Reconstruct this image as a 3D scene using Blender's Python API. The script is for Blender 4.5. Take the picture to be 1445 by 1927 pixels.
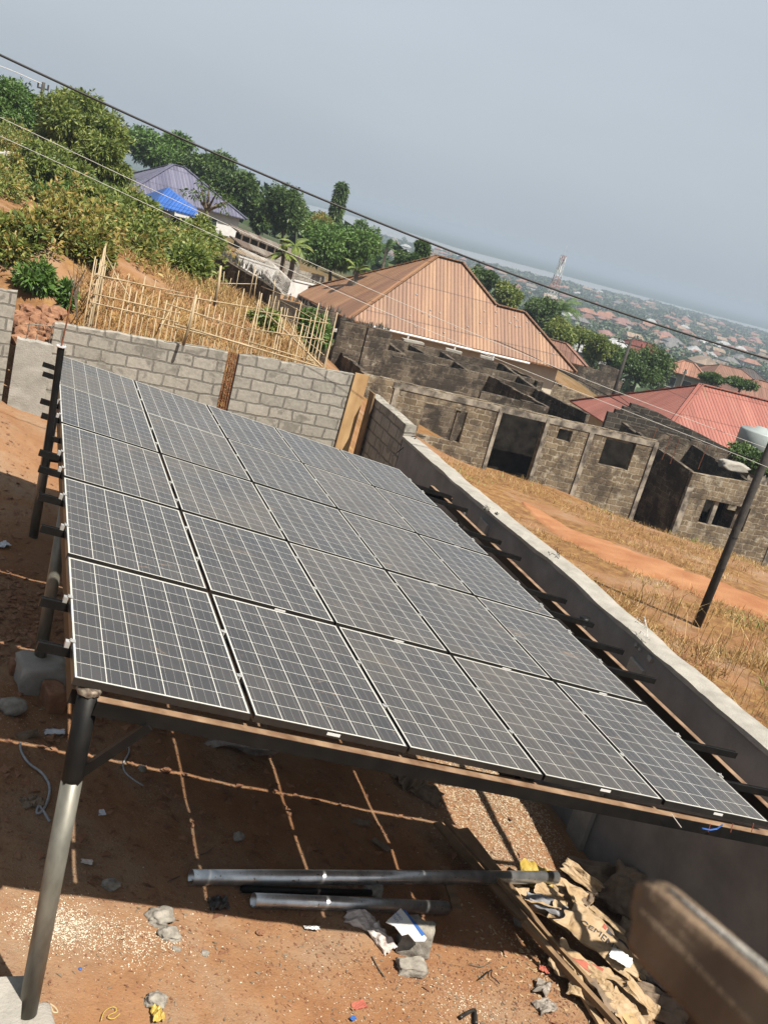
import bpy, math, random
import numpy as np
from mathutils import Vector, Matrix, noise as mnoise
random.seed(7); rng = np.random.default_rng(7)
for o in list(bpy.data.objects): bpy.data.objects.remove(o)
scn = bpy.context.scene
# ------------------------------------------------------------------ camera
F = 1852.08                                   # focal length in photo pixels (1445 x 1927)
CAM = np.array([-0.51373, -4.68894, 2.64922])
RW = np.array([[0.91992857, -0.29978424, 0.25270701],
               [0.13843226, -0.35467649, -0.92468432],
               [0.36683502, 0.88562633, -0.28477723]])   # rows: image right, image down, forward
cd = bpy.data.cameras.new('camera'); cam = bpy.data.objects.new('camera', cd)
scn.collection.objects.link(cam); scn.camera = cam
cd.sensor_fit = 'VERTICAL'; cd.sensor_height = 24.0; cd.lens = 24.0 * F / 1927.0
cd.clip_start = 0.05; cd.clip_end = 40000
mw = Matrix.Identity(4)
for i in range(3):
    mw[i][0] = RW[0][i]; mw[i][1] = -RW[1][i]; mw[i][2] = -RW[2][i]; mw[i][3] = CAM[i]
cam.matrix_world = mw
cd.dof.use_dof = True; cd.dof.focus_distance = 11.0
cd.dof.aperture_fstop = (cd.lens / 1000) / 0.0042
# ------------------------------------------------------------------ light
SUN_TO = Vector((-0.265, 0.57, -1.0)).normalized()
s_from = -SUN_TO
elev = math.asin(s_from.z); azim = math.atan2(s_from.x, s_from.y)
w = bpy.data.worlds.new('World'); scn.world = w; w.use_nodes = True
nt = w.node_tree; nt.nodes.clear()
sky = nt.nodes.new('ShaderNodeTexSky'); sky.sky_type = 'NISHITA'; sky.sun_disc = False
sky.sun_elevation = elev; sky.sun_rotation = azim; sky.air_density = 1.4; sky.dust_density = 6.0; sky.ozone_density = 1.6
hsv = nt.nodes.new('ShaderNodeHueSaturation'); hsv.inputs['Saturation'].default_value = 0.45
mxw = nt.nodes.new('ShaderNodeMix'); mxw.data_type = 'RGBA'; mxw.inputs['Factor'].default_value = 0.72
mxw.inputs['B'].default_value = (4.3, 4.88, 5.5, 1)     # even dry-season dust veil
bgn = nt.nodes.new('ShaderNodeBackground'); bgn.inputs['Strength'].default_value = 0.0535
out = nt.nodes.new('ShaderNodeOutputWorld')
nt.links.new(sky.outputs[0], hsv.inputs['Color']); nt.links.new(hsv.outputs[0], mxw.inputs['A'])
tcw = nt.nodes.new('ShaderNodeTexCoord'); nzw = nt.nodes.new('ShaderNodeTexNoise'); nzw.inputs['Scale'].default_value = 2.2; nzw.inputs['Detail'].default_value = 5; mpw = nt.nodes.new('ShaderNodeMapping'); mpw.inputs['Scale'].default_value = (1, 1, 3.5)
nt.links.new(tcw.outputs['Generated'], mpw.inputs[0]); nt.links.new(mpw.outputs[0], nzw.inputs['Vector']); mrw = nt.nodes.new('ShaderNodeMapRange'); mrw.inputs['To Min'].default_value = .90; mrw.inputs['To Max'].default_value = 1.08; nt.links.new(nzw.outputs['Fac'], mrw.inputs['Value'])
mmw = nt.nodes.new('ShaderNodeMix'); mmw.data_type = 'RGBA'; mmw.blend_type = 'MULTIPLY'; mmw.inputs['Factor'].default_value = 1; nt.links.new(mxw.outputs['Result'], mmw.inputs['A']); nt.links.new(mrw.outputs[0], mmw.inputs['B']); nt.links.new(mmw.outputs['Result'], bgn.inputs[0]); nt.links.new(bgn.outputs[0], out.inputs[0])
ld = bpy.data.lights.new('sun', 'SUN'); ld.energy = 5.0; ld.angle = math.radians(0.6); ld.color = (1.0, 0.93, 0.82)
sun = bpy.data.objects.new('sun', ld); scn.collection.objects.link(sun)
sun.rotation_euler = SUN_TO.to_track_quat('-Z', 'Y').to_euler(); sun.location = (3, -6, 9)
scn.view_settings.view_transform = 'Standard'; scn.view_settings.look = 'None'
scn.view_settings.exposure = 1.4; scn.view_settings.gamma = 1.0
scn.cycles.max_bounces = 6; scn.cycles.volume_bounces = 0; scn.cycles.transparent_max_bounces = 12
scn.cycles.sample_clamp_indirect = 6.0

# ------------------------------------------------------------------ measuring helpers (photo pixel -> point at a given real distance or height)
def ray(x, y): return RW.T @ np.array([(x - 722.5) / F, (y - 963.5) / F, 1.0])
def az(x, y, z): r = ray(x, y); return CAM + r * ((z - CAM[2]) / r[2])
def ad(x, y, d): r = ray(x, y); return CAM + r * (d / math.hypot(r[0], r[1]))
def ay(x, y, Y): r = ray(x, y); return CAM + r * ((Y - CAM[1]) / r[1])
def ax_(x, y, X): r = ray(x, y); return CAM + r * ((X - CAM[0]) / r[0])
def px(P):
    q = RW @ (np.asarray(P, float) - CAM); return 722.5 + F * q[0] / q[2], 963.5 + F * q[1] / q[2], q[2]
AX, AY = math.radians(-0.75479891), math.radians(8.7048926)
def _rx(a): c, s = math.cos(a), math.sin(a); return np.array([[1, 0, 0], [0, c, -s], [0, s, c]])
def _ry(a): c, s = math.cos(a), math.sin(a); return np.array([[c, 0, s], [0, 1, 0], [-s, 0, c]])
ARR = _ry(AY) @ _rx(AX)
def arr(u, v, w_=0.0): return ARR @ np.array([u, v, w_], float)
PW, PH, GU, GV = 0.992, 1.6380, 0.020, 0.0536
def sstep(a, b, x): t = np.clip((x - a) / (b - a), 0, 1); return t * t * (3 - 2 * t)

# ------------------------------------------------------------------ terrain function
def _ctrl():
    W = []
    def w3(x, y, z): W.append((x, y, z))
    def p(x, y, d): W.append(tuple(ad(x, y, d)))
    def pz(x, d, z): q = ad(x, 447 + .2239 * (x - 860), d); W.append((q[0], q[1], z))
    for t in ((-8, 10, -1.3), (-3, 14.5, -1.6), (0, 15, -1.75), (3, 15, -2.05), (5.5, 15, -2.5), (9, 5, -3.5), (8, 0, -3.5), (12, -3, -3.7), (9, 14, -3.6),
              (12, 9.3, -3.5), (13, 18, -4.3), (15.5, 26.6, -5.15), (18.5, 26.2, -5.35), (21.8, 25.7, -5.95), (27.5, 25, -6.65), (7, 22, -1.9), (20, 5, -4.2), (20, -10, -4.5), (-6, -12, -2.0), (5, -12, -3.0), (-20, 0, -1.0)): w3(*t)
    for t in ((30, 395, 35), (100, 520, 21), (300, 555, 23), (450, 560, 27), (560, 610, 27), (200, 408, 45), (300, 450, 50), (400, 478, 50), (320, 428, 66), (430, 478, 72), (500, 560, 40), (120, 405, 40), (220, 470, 33)): p(*t)
    for t in ((100, 60, 1.0), (-100, 60, 2), (-100, 30, .2), (100, 110, 1.5), (350, 85, -2.4), (100, 300, -6), (400, 110, -2), (600, 75, -3.5), (650, 120, -5), (650, 55, -4.6), (900, 60, -6.8), (1300, 50, -8.6), (1130, 75, -5.6), (1180, 95, -8.5),
              (1300, 100, -12), (1500, 100, -13.5), (1500, 50, -9.5), (700, 180, -12), (1000, 180, -15), (1300, 180, -19), (1500, 180, -20), (200, 700, -30),
              (650, 400, -23), (1000, 400, -27), (1400, 400, -28), (700, 700, -31), (1400, 700, -32), (200, 1500, -34), (700, 1200, -34), (1000, 1200, -34), (1400, 1200, -34), (700, 4000, -34), (1400, 4000, -34), (100, 4000, -34),
              (700, 12000, -34), (1400, 12000, -34), (100, 12000, -34)): pz(*t)
    return np.array(W)
CT = _ctrl()
def _tc(x, y):
    dx, dy = x - CAM[0], y - CAM[1]; d = np.hypot(dx, dy)
    return np.stack([np.arctan2(dx, dy) * 2.2, np.log(np.maximum(d, 2.0))], -1)
_cp = _tc(CT[:, 0], CT[:, 1])
def _U(r2): return np.where(r2 > 1e-12, r2 * np.log(np.maximum(r2, 1e-12)) * .5, 0)
_n = len(CT); _K = _U(((_cp[:, None] - _cp[None]) ** 2).sum(-1)) + np.eye(_n) * 0.004
_P = np.hstack([np.ones((_n, 1)), _cp]); _A = np.block([[_K, _P], [_P.T, np.zeros((3, 3))]])
_w = np.linalg.solve(_A, np.concatenate([CT[:, 2], np.zeros(3)]))
def wav(x, y, s, seed=0):
    r = np.random.default_rng(seed); v = 0
    for k in range(7):
        a = r.uniform(0, 6.28); f = s * r.uniform(.6, 1.9); v = v + np.sin((x * math.cos(a) + y * math.sin(a)) * f + r.uniform(0, 6.28))
    return v / 7
def terr(x, y, detail=True):
    x = np.asarray(x, float); y = np.asarray(y, float); sh = x.shape; x = x.ravel(); y = y.ravel()
    c = _tc(x, y); z = np.empty(len(x))
    for i in range(0, len(x), 20000):
        q = c[i:i + 20000]; z[i:i + 20000] = _U(((q[:, None] - _cp[None]) ** 2).sum(-1)) @ _w[:_n] + _w[_n] + q @ _w[_n + 1:]
    d = np.hypot(x - CAM[0], y - CAM[1])
    z = z * (1 - sstep(900, 1500, d)) - 34.0 * sstep(900, 1500, d)
    zi = -2.3 - .18 * np.clip(x, -.6, 6.0) + np.clip(-.6 - x, 0, 6) * .12
    zi = zi + .22 * np.exp(-(((x + .75) / .6) ** 2 + ((y - 11.2) / 1.2) ** 2))          # loose earth heap by the back wall
    zi = zi + .16 * np.exp(-(((x - 5.3) / .5) ** 2 + ((y - 3.6) / 1.1) ** 2))
    ins = (1 - sstep(6.12, 6.7, x)) * (1 - sstep(13.4, 14.3, y)) * sstep(-9, -4, x) * sstep(-9, -6, y)
    z = z * (1 - ins) + zi * ins
    if detail:
        near = np.exp(-(d / 35.0) ** 2)
        z = z + near * (.030 * wav(x, y, 2.2, 1) + .022 * wav(x, y, 7, 2) + .014 * wav(x, y, 19, 3))
        z = z + (1 - ins) * np.clip(d / 40, 0, 1) * .12 * wav(x, y, .6, 4)
    return z.reshape(sh)
def tz(x, y): return float(terr(np.array([x]), np.array([y]))[0])
def hit(x, y, d0=2.0, d1=9000.0):
    r = ray(x, y); r = r / math.hypot(r[0], r[1]); ds = np.geomspace(d0, d1, 1500)
    P = CAM[None] + r[None] * ds[:, None]; zt = terr(P[:, 0], P[:, 1], False); k = np.argmax(P[:, 2] < zt)
    if P[k, 2] >= zt[k]: return None
    a = max(k - 1, 0); fa = P[a, 2] - zt[a]; fb = P[k, 2] - zt[k]; t = fa / (fa - fb + 1e-9)
    return P[a] * (1 - t) + P[k] * t

# ------------------------------------------------------------------ materials
def newmat(name):
    m = bpy.data.materials.new(name); m.use_nodes = True; t = m.node_tree
    b = t.nodes['Principled BSDF']; return m, t, b
def N(t, kind, **kw):
    n = t.nodes.new(kind)
    for k, v in kw.items():
        if k.startswith('i_'): n.inputs[k[2:].replace('_', ' ')].default_value = v
        else: setattr(n, k, v)
    return n
def vec(t, coord='P', scale=(1, 1, 1), rot=(0, 0, 0)):
    if coord == 'UV': s = N(t, 'ShaderNodeTexCoord').outputs['UV']
    elif coord == 'O': s = N(t, 'ShaderNodeTexCoord').outputs['Object']
    else: s = N(t, 'ShaderNodeNewGeometry').outputs['Position']
    m = N(t, 'ShaderNodeMapping'); m.inputs['Scale'].default_value = scale; m.inputs['Rotation'].default_value = rot
    t.links.new(s, m.inputs['Vector']); return m.outputs[0]
def noise(t, v, scale, detail=4, rough=.55, dist=0):
    n = N(t, 'ShaderNodeTexNoise'); n.inputs['Scale'].default_value = scale; n.inputs['Detail'].default_value = detail
    n.inputs['Roughness'].default_value = rough; n.inputs['Distortion'].default_value = dist; t.links.new(v, n.inputs['Vector']); return n.outputs['Fac']
KA = .50
def kc(c, k=None): return tuple(x * (k or KA) for x in c)
def ramp(t, fac, stops):
    r = N(t, 'ShaderNodeValToRGB'); e = r.color_ramp.elements
    while len(e) < len(stops): e.new(.5)
    for k, (p_, c) in enumerate(stops):
        e[k].position = p_; e[k].color = (c[0], c[1], c[2], 1) if hasattr(c, '__len__') else (c, c, c, 1)
    t.links.new(fac, r.inputs[0]); return r.outputs[0]
def mix(t, fac, a, b, mode='MIX'):
    m = N(t, 'ShaderNodeMix'); m.data_type = 'RGBA'; m.blend_type = mode
    for s, val in (('Factor', fac), ('A', a), ('B', b)):
        if isinstance(val, (int, float)): m.inputs[s].default_value = val if s == 'Factor' else (val, val, val, 1)
        elif isinstance(val, tuple): m.inputs[s].default_value = (*val, 1)
        else: t.links.new(val, m.inputs[s])
    return m.outputs['Result']
def math_(t, op, a, b=0.0, c=None):
    m = N(t, 'ShaderNodeMath'); m.operation = op
    for i, val in enumerate((a, b) if c is None else (a, b, c)):
        if isinstance(val, (int, float)): m.inputs[i].default_value = val
        else: t.links.new(val, m.inputs[i])
    return m.outputs[0]
def bump(t, b, h, strength=.5, dist=.02):
    n = N(t, 'ShaderNodeBump'); n.inputs['Strength'].default_value = strength; n.inputs['Distance'].default_value = dist
    t.links.new(h, n.inputs['Height']); t.links.new(n.outputs[0], b.inputs['Normal']); return n
def mk(name, c1, c2=None, scale=6, rough=.85, metal=0.0, bs=0.0, bscale=30, bdist=.01, stops=(.35, .65), spec=.3, coord='P', vs=(1, 1, 1), detail=5, speck=None, crinkle=0):
    m, t, b = newmat(name); k_ = 1.0 if metal > .5 else (.5 if max(c1) < .05 else KA); c1 = kc(c1, k_); c2 = kc(c2, k_) if c2 else None
    b.inputs['Roughness'].default_value = rough; b.inputs['Metallic'].default_value = metal; b.inputs['Specular IOR Level'].default_value = spec
    v = vec(t, coord, vs)
    if c2 is None: col = ramp(t, noise(t, v, scale, detail), [(.3, tuple(x * .82 for x in c1)), (.7, tuple(min(1, x * 1.15) for x in c1))])
    else: col = ramp(t, noise(t, v, scale, detail), [(stops[0], c1), (stops[1], c2)])
    if speck:
        sc_, sp_, th_ = speck
        col = mix(t, ramp(t, noise(t, v, sc_, 2), [(th_, 0.0), (th_ + .04, 1.0)]), col, sp_)
    t.links.new(col, b.inputs['Base Color'])
    if crinkle:
        h = math_(t, 'ADD', math_(t, 'ABSOLUTE', math_(t, 'SUBTRACT', noise(t, v, 4.5, 1, .4, 1.0), .5)), math_(t, 'MULTIPLY', math_(t, 'ABSOLUTE', math_(t, 'SUBTRACT', noise(t, v, 11, 1, .4, .6), .5)), .5)); bump(t, b, h, 1.0, crinkle)
    elif bs: bump(t, b, noise(t, v, bscale, 5, .65), bs, bdist)
    return m
MAT = {}
def soil_mat():
    m, t, b = newmat('soil'); b.inputs['Roughness'].default_value = .95; b.inputs['Specular IOR Level'].default_value = .1
    v = vec(t)
    n1 = noise(t, v, .9, 6, .6, .4); n2 = noise(t, v, 7, 6, .7); n3 = noise(t, v, 45, 4, .7)
    c = ramp(t, n1, [(.3, (.20, .085, .034)), (.48, (.245, .125, .060)), (.6, (.25, .150, .085)), (.75, (.225, .16, .105))])
    c = mix(t, ramp(t, n2, [(.35, .0), (.75, .55)]), c, (.165, .075, .036))
    # pale grains, husks and grit scattered on the packed earth
    vo = N(t, 'ShaderNodeTexVoronoi'); vo.inputs['Scale'].default_value = 55; t.links.new(v, vo.inputs['Vector'])
    msk = math_(t, 'MULTIPLY', ramp(t, vo.outputs['Distance'], [(.17, 1.0), (.24, 0.0)]), ramp(t, noise(t, v, 2.2, 4), [(.45, 0.0), (.6, 1.0)]))
    vo2 = N(t, 'ShaderNodeTexVoronoi'); vo2.inputs['Scale'].default_value = 17; t.links.new(v, vo2.inputs['Vector'])
    msk2 = ramp(t, vo2.outputs['Distance'], [(.10, 1.0), (.15, 0.0)])
    c = mix(t, msk, c, (.36, .27, .18)); c = mix(t, math_(t, 'MULTIPLY', msk2, .7), c, (.13, .07, .038))
    # outside: distance-based land cover by world position
    g = N(t, 'ShaderNodeNewGeometry'); sx = N(t, 'ShaderNodeSeparateXYZ'); t.links.new(g.outputs['Position'], sx.inputs[0])
    d = N(t, 'ShaderNodeVectorMath'); d.operation = 'LENGTH'; t.links.new(g.outputs['Position'], d.inputs[0]); dist = d.outputs['Value']
    outm = math_(t, 'MAXIMUM', ramp(t, math_(t, 'MULTIPLY', sx.outputs[0], .1), [(.63, 0.0), (.68, 1.0)]), ramp(t, math_(t, 'MULTIPLY', sx.outputs[1], .05), [(.68, 0.0), (.72, 1.0)]))
    straw = ramp(t, noise(t, v, 3.5, 6, .7), [(.3, (.10, .045, .02)), (.5, (.18, .088, .034)), (.68, (.27, .155, .055))])
    grassm = ramp(t, noise(t, v, .5, 5, .6), [(.42, 0.0), (.52, 1.0)])
    c = mix(t, math_(t, 'MULTIPLY', outm, grassm), c, straw)
    far = ramp(t, math_(t, 'MULTIPLY', dist, .01), [(.6, 0.0), (.95, 1.0)])
    town = ramp(t, noise(t, v, .025, 6, .65), [(.4, (.03, .045, .02)), (.6, (.06, .06, .035)), (.72, (.14, .095, .055))])
    vf = ramp(t, math_(t, 'MULTIPLY', dist, .001), [(.0, 0.0), (.95, 0.0), (1.0, 1.0)])
    c = mix(t, far, c, town); c = mix(t, vf, c, (.03, .045, .024)); c = mix(t, 1.0, c, (.74, .80, .87), 'MULTIPLY')
    t.links.new(c, b.inputs['Base Color'])
    h = math_(t, 'ADD', math_(t, 'MULTIPLY', n2, .5), math_(t, 'ADD', math_(t, 'MULTIPLY', n3, .25), math_(t, 'MULTIPLY', msk, .1)))
    bump(t, b, h, .9, .05); return m
def block_mat(name, c1, c2, mortar, stain, bw=.46, bh=.225, msize=.02, stainlev=(.5, .7), bdist=.02, distort=.03, mvar=None, mth=.52, bs_=.9):
    m, t, b = newmat(name); b.inputs['Roughness'].default_value = .95; b.inputs['Specular IOR Level'].default_value = .12; c1, c2, mortar, stain = kc(c1), kc(c2), kc(mortar), kc(stain); mvar = kc(mvar) if mvar else None
    uv = vec(t, 'UV'); P = vec(t)
    nn = N(t, 'ShaderNodeTexNoise'); nn.inputs['Scale'].default_value = 5; nn.inputs['Detail'].default_value = 5; t.links.new(P, nn.inputs['Vector'])
    ad_ = N(t, 'ShaderNodeVectorMath'); ad_.operation = 'MULTIPLY_ADD'; t.links.new(nn.outputs['Color'], ad_.inputs[0])
    ad_.inputs[1].default_value = (distort * 2,) * 3; t.links.new(uv, ad_.inputs[2])
    br = N(t, 'ShaderNodeTexBrick'); t.links.new(ad_.outputs[0], br.inputs['Vector'])
    for k, v_ in (('Color1', (*c1, 1)), ('Color2', (*c2, 1)), ('Mortar', (*mortar, 1))): br.inputs[k].default_value = v_
    br.inputs['Scale'].default_value = 1; br.inputs['Brick Width'].default_value = bw; br.inputs['Row Height'].default_value = bh
    br.inputs['Mortar Size'].default_value = msize; br.inputs['Mortar Smooth'].default_value = .35; br.inputs['Bias'].default_value = -.1
    n1 = noise(t, P, 1.3, 6, .7, .3); n2 = noise(t, P, 14, 5, .7)
    c = br.outputs['Color']
    if mvar:   # smeared mortar patches over the joints
        c = mix(t, ramp(t, noise(t, P, 3.2, 5, .6, .5), [(mth, 0.0), (mth + .06, 1.0)]), c, mvar)
    c = mix(t, .55, c, ramp(t, n2, [(.3, .4), (.7, 1.0)]), 'MULTIPLY')
    c = mix(t, ramp(t, n1, [(stainlev[0], 0.0), (stainlev[1], .85)]), c, stain)
    if mth > .55: c = mix(t, ramp(t, noise(t, vec(t, 'P', (1, 1, .12)), 2.4, 5, .7), [(.5, 0.0), (.66, .6)]), c, stain)
    t.links.new(c, b.inputs['Base Color'])
    h = math_(t, 'SUBTRACT', math_(t, 'MULTIPLY', n2, .5), math_(t, 'MULTIPLY', br.outputs['Fac'], .5)); bump(t, b, h, bs_, bdist); return m
def roof_mat(name, c1, c2, streak, pitch=.2, bd=.05, rough=.55, rust=None):
    m, t, b = newmat(name); b.inputs['Roughness'].default_value = rough; b.inputs['Specular IOR Level'].default_value = .25; c1, c2, streak = kc(c1), kc(c2), kc(streak); rust = kc(rust) if rust else None
    uv = vec(t, 'UV'); P = vec(t); st = vec(t, 'UV', (1.0, .06, 1)); 
    c = ramp(t, noise(t, st, 1.6, 6, .75), [(.38, streak), (.50, c1), (.64, c2)])
    c = mix(t, ramp(t, noise(t, vec(t, 'UV', (.55, .02, 1)), 1.0, 3, .6), [(.42, .6), (.52, 0.0)]), c, streak)
    c = mix(t, .35, c, ramp(t, noise(t, P, 9, 5, .7), [(.3, .55), (.6, 1.0)]), 'MULTIPLY')
    su = N(t, 'ShaderNodeSeparateXYZ'); t.links.new(uv, su.inputs[0]); shc = N(t, 'ShaderNodeCombineXYZ'); t.links.new(math_(t, 'FLOOR', math_(t, 'DIVIDE', su.outputs[0], .88)), shc.inputs[0]); t.links.new(math_(t, 'FLOOR', math_(t, 'DIVIDE', su.outputs[1], 2.6)), shc.inputs[1])
    wn_ = N(t, 'ShaderNodeTexWhiteNoise'); t.links.new(shc.outputs[0], wn_.inputs['Vector']); c = mix(t, .8, c, ramp(t, wn_.outputs['Value'], [(0, .74), (1, 1.0)]), 'MULTIPLY')
    c = mix(t, math_(t, 'LESS_THAN', math_(t, 'FRACT', math_(t, 'DIVIDE', su.outputs[1], 2.6)), .022), c, tuple(x * .5 for x in streak))
    if rust: c = mix(t, ramp(t, noise(t, vec(t, 'UV', (.55, .07, 1)), .5, 4, .7), [(.64, 0.0), (.67, 1.0)]), c, rust)
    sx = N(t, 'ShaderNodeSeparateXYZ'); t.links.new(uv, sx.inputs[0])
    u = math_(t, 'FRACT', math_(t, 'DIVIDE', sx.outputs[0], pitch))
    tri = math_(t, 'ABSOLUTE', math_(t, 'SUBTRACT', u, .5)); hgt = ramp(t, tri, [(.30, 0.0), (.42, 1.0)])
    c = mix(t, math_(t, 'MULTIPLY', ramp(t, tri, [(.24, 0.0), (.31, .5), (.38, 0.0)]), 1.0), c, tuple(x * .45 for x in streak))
    t.links.new(c, b.inputs['Base Color']); bump(t, b, hgt, 1.0, bd); return m
def leaf_mat(name, cs, trans=.35, nscale=.8):
    m, t, b = newmat(name); b.inputs['Roughness'].default_value = .55; b.inputs['Specular IOR Level'].default_value = .35
    P = vec(t); g = N(t, 'ShaderNodeNewGeometry')
    f = math_(t, 'ADD', math_(t, 'MULTIPLY', noise(t, P, nscale, 3), .55), math_(t, 'MULTIPLY', g.outputs['Random Per Island'], .45))
    cs = [kc(q, .78) for q in cs]; k = len(cs); c = ramp(t, f, [(.25 + .5 * i / (k - 1), cs[i]) for i in range(k)])
    t.links.new(c, b.inputs['Base Color'])
    tr = N(t, 'ShaderNodeBsdfTranslucent'); t.links.new(mix(t, .5, c, (.5, .6, .1), 'MULTIPLY'), tr.inputs[0])
    t.links.new(c, tr.inputs[0]); ms = N(t, 'ShaderNodeMixShader'); ms.inputs[0].default_value = trans
    o = t.nodes['Material Output']; t.links.new(b.outputs[0], ms.inputs[1]); t.links.new(tr.outputs[0], ms.inputs[2]); t.links.new(ms.outputs[0], o.inputs[0]); return m
def panel_mat():
    m, t, b = newmat('solar_cells'); v = vec(t, 'O'); sx = N(t, 'ShaderNodeSeparateXYZ'); t.links.new(v, sx.inputs[0])
    mx, my = .016, .020; cw = (PW - 2 * mx) / 6; ch = (PH - 2 * my) / 10
    u = math_(t, 'DIVIDE', math_(t, 'SUBTRACT', sx.outputs[0], mx), cw); w_ = math_(t, 'DIVIDE', math_(t, 'SUBTRACT', sx.outputs[1], my), ch)
    def line(x, c, hw):   # 1 where fract(x) is within hw of c
        f = math_(t, 'ABSOLUTE', math_(t, 'SUBTRACT', math_(t, 'FRACT', math_(t, 'ADD', x, .5 - c)), .5)); return math_(t, 'LESS_THAN', f, hw)
    L = math_(t, 'MAXIMUM', line(u, 0, .0155), line(w_, 0, .0125))
    Bb = math_(t, 'MAXIMUM', line(u, 1 / 6, .006), math_(t, 'MAXIMUM', line(u, .5, .006), line(u, 5 / 6, .006)))
    def outside(x, n): return math_(t, 'MAXIMUM', math_(t, 'LESS_THAN', x, 0.0), math_(t, 'GREATER_THAN', x, float(n)))
    E = math_(t, 'MAXIMUM', outside(u, 6), outside(w_, 10))
    P = vec(t); oi = N(t, 'ShaderNodeObjectInfo')
    cell = N(t, 'ShaderNodeTexWhiteNoise'); fl = N(t, 'ShaderNodeCombineXYZ')
    t.links.new(math_(t, 'FLOOR', u), fl.inputs[0]); t.links.new(math_(t, 'FLOOR', w_), fl.inputs[1]); t.links.new(oi.outputs['Random'], fl.inputs[2]); t.links.new(fl.outputs[0], cell.inputs['Vector'])
    c = mix(t, cell.outputs['Value'], (.012, .0125, .015), (.022, .022, .024))
    c = mix(t, ramp(t, noise(t, P, 260, 2), [(.4, 0.0), (.7, .35)]), c, (.026, .027, .031))
    c = mix(t, Bb, c, (.13, .13, .125)); c = mix(t, math_(t, 'MAXIMUM', L, E), c, (.37, .37, .34))
    # dry-season dust film and muddy splashes
    dustf = ramp(t, noise(t, P, 1.1, 6, .65, .6), [(.3, .08), (.7, .34)]); dustf = math_(t, 'MULTIPLY', dustf, math_(t, 'ADD', .6, math_(t, 'MULTIPLY', oi.outputs['Random'], .8))); c = mix(t, dustf, c, (.105, .084, .058))
    spl = ramp(t, noise(t, vec(t, 'P', (1, 2.2, 1)), 2.6, 7, .75, 1.2), [(.61, 0.0), (.72, .5)]); c = mix(t, spl, c, (.24, .165, .10))
    t.links.new(c, b.inputs['Base Color'])
    t.links.new(ramp(t, noise(t, P, 3, 4), [(.3, .20), (.7, .34)]), b.inputs['Roughness']); b.inputs['Specular IOR Level'].default_value = .5
    return m
MAT['soil'] = soil_mat()
MAT['newblock'] = block_mat('grey_sandcrete_block', (.41, .385, .335), (.50, .465, .405), (.235, .22, .195), (.30, .28, .245), msize=.021, stainlev=(.55, .8), distort=.032, mvar=(.30, .28, .245), mth=.55, bs_=.8)
MAT['oldblock'] = block_mat('weathered_sandcrete_block', (.14, .108, .08), (.25, .20, .15), (.32, .27, .21), (.045, .038, .032), msize=.018, stainlev=(.44, .56), distort=.09, bdist=.05, mvar=(.42, .37, .30), mth=.61)
MAT['oldblock2'] = block_mat('brown_sandcrete_block', (.23, .175, .115), (.38, .30, .205), (.48, .41, .31), (.085, .07, .055), msize=.024, stainlev=(.47, .62), distort=.08, bdist=.06, mvar=(.52, .46, .36), mth=.57)
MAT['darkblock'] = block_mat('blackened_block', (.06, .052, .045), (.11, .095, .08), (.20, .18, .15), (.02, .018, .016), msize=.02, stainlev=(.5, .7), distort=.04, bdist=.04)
MAT['plaster'] = mk('grey_cement_plaster', (.21, .205, .20), (.31, .30, .29), 2.2, bs=.5, bscale=22, bdist=.01, speck=(60, (.15, .14, .13), .68))
MAT['concrete'] = mk('pale_rough_concrete', (.33, .31, .275), (.44, .415, .37), 5, bs=.8, bscale=45, bdist=.012, speck=(90, (.2, .18, .16), .68))
MAT['oldconc'] = mk('old_stained_concrete', (.10, .085, .07), (.42, .37, .30), 2.8, bs=.8, bscale=25, bdist=.02, stops=(.38, .62))
MAT['pole'] = mk('dark_weathered_pole', (.035, .03, .028), (.07, .062, .055), 6, bs=.4, bscale=30)
MAT['black'] = mk('black_enamel_paint', (.006, .006, .006), (.013, .012, .011), 8, rough=.5, spec=.12, bs=.15, bscale=60, bdist=.002)
MAT['beamtop'] = mk('rusty_dusty_tube', (.16, .085, .045), (.36, .24, .15), 6, rough=.7, bs=.3, bscale=50, bdist=.003)
MAT['galv'] = mk('galvanised_steel', (.17, .165, .14), (.30, .29, .245), 9, rough=.42, metal=.45, bs=.1, bscale=40, bdist=.002, vs=(1, 1, .35))
MAT['galvb'] = mk('bright_galvanised_steel', (.30, .31, .32), (.52, .53, .53), 7, rough=.34, metal=.9, bs=.2, bscale=18, bdist=.004, speck=(35, (.16, .12, .09), .66))
MAT['alu'] = mk('aluminium', (.65, .66, .68), (.8, .8, .82), 9, rough=.3, metal=.7)
MAT['white'] = mk('white_paint', (.70, .70, .69), (.80, .80, .79), 3, rough=.6)
MAT['cream'] = mk('cream_paint', (.62, .56, .45), (.70, .64, .53), 2, rough=.8)
MAT['wood'] = mk('raw_plank', (.42, .25, .11), (.62, .42, .21), 5, rough=.8, bs=.4, bscale=30, vs=(1, 1, .25), speck=(40, (.25, .14, .07), .7))
MAT['oldwood'] = mk('dirty_plank', (.16, .10, .055), (.30, .19, .10), 4, rough=.85, bs=.5, bscale=30)
MAT['bamboo'] = mk('dry_bamboo', (.38, .28, .16), (.56, .44, .28), 5, rough=.6)
MAT['bark'] = mk('bark', (.10, .075, .05), (.2, .16, .12), 8, bs=.6, bscale=20)
MAT['rust'] = mk('rusty_rod', (.16, .05, .02), (.26, .09, .04), 20, rough=.8)
MAT['rock'] = mk('grey_stone', (.22, .20, .17), (.40, .37, .32), 14, bs=.8, bscale=40, bdist=.01)
MAT['laterite'] = mk('laterite_rock', (.20, .085, .045), (.38, .20, .11), 6, bs=.8, bscale=30, bdist=.02)
MAT['paperbag'] = mk('brown_paper', (.40, .27, .14), (.52, .39, .25), 7, rough=.8, crinkle=.045)
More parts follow.
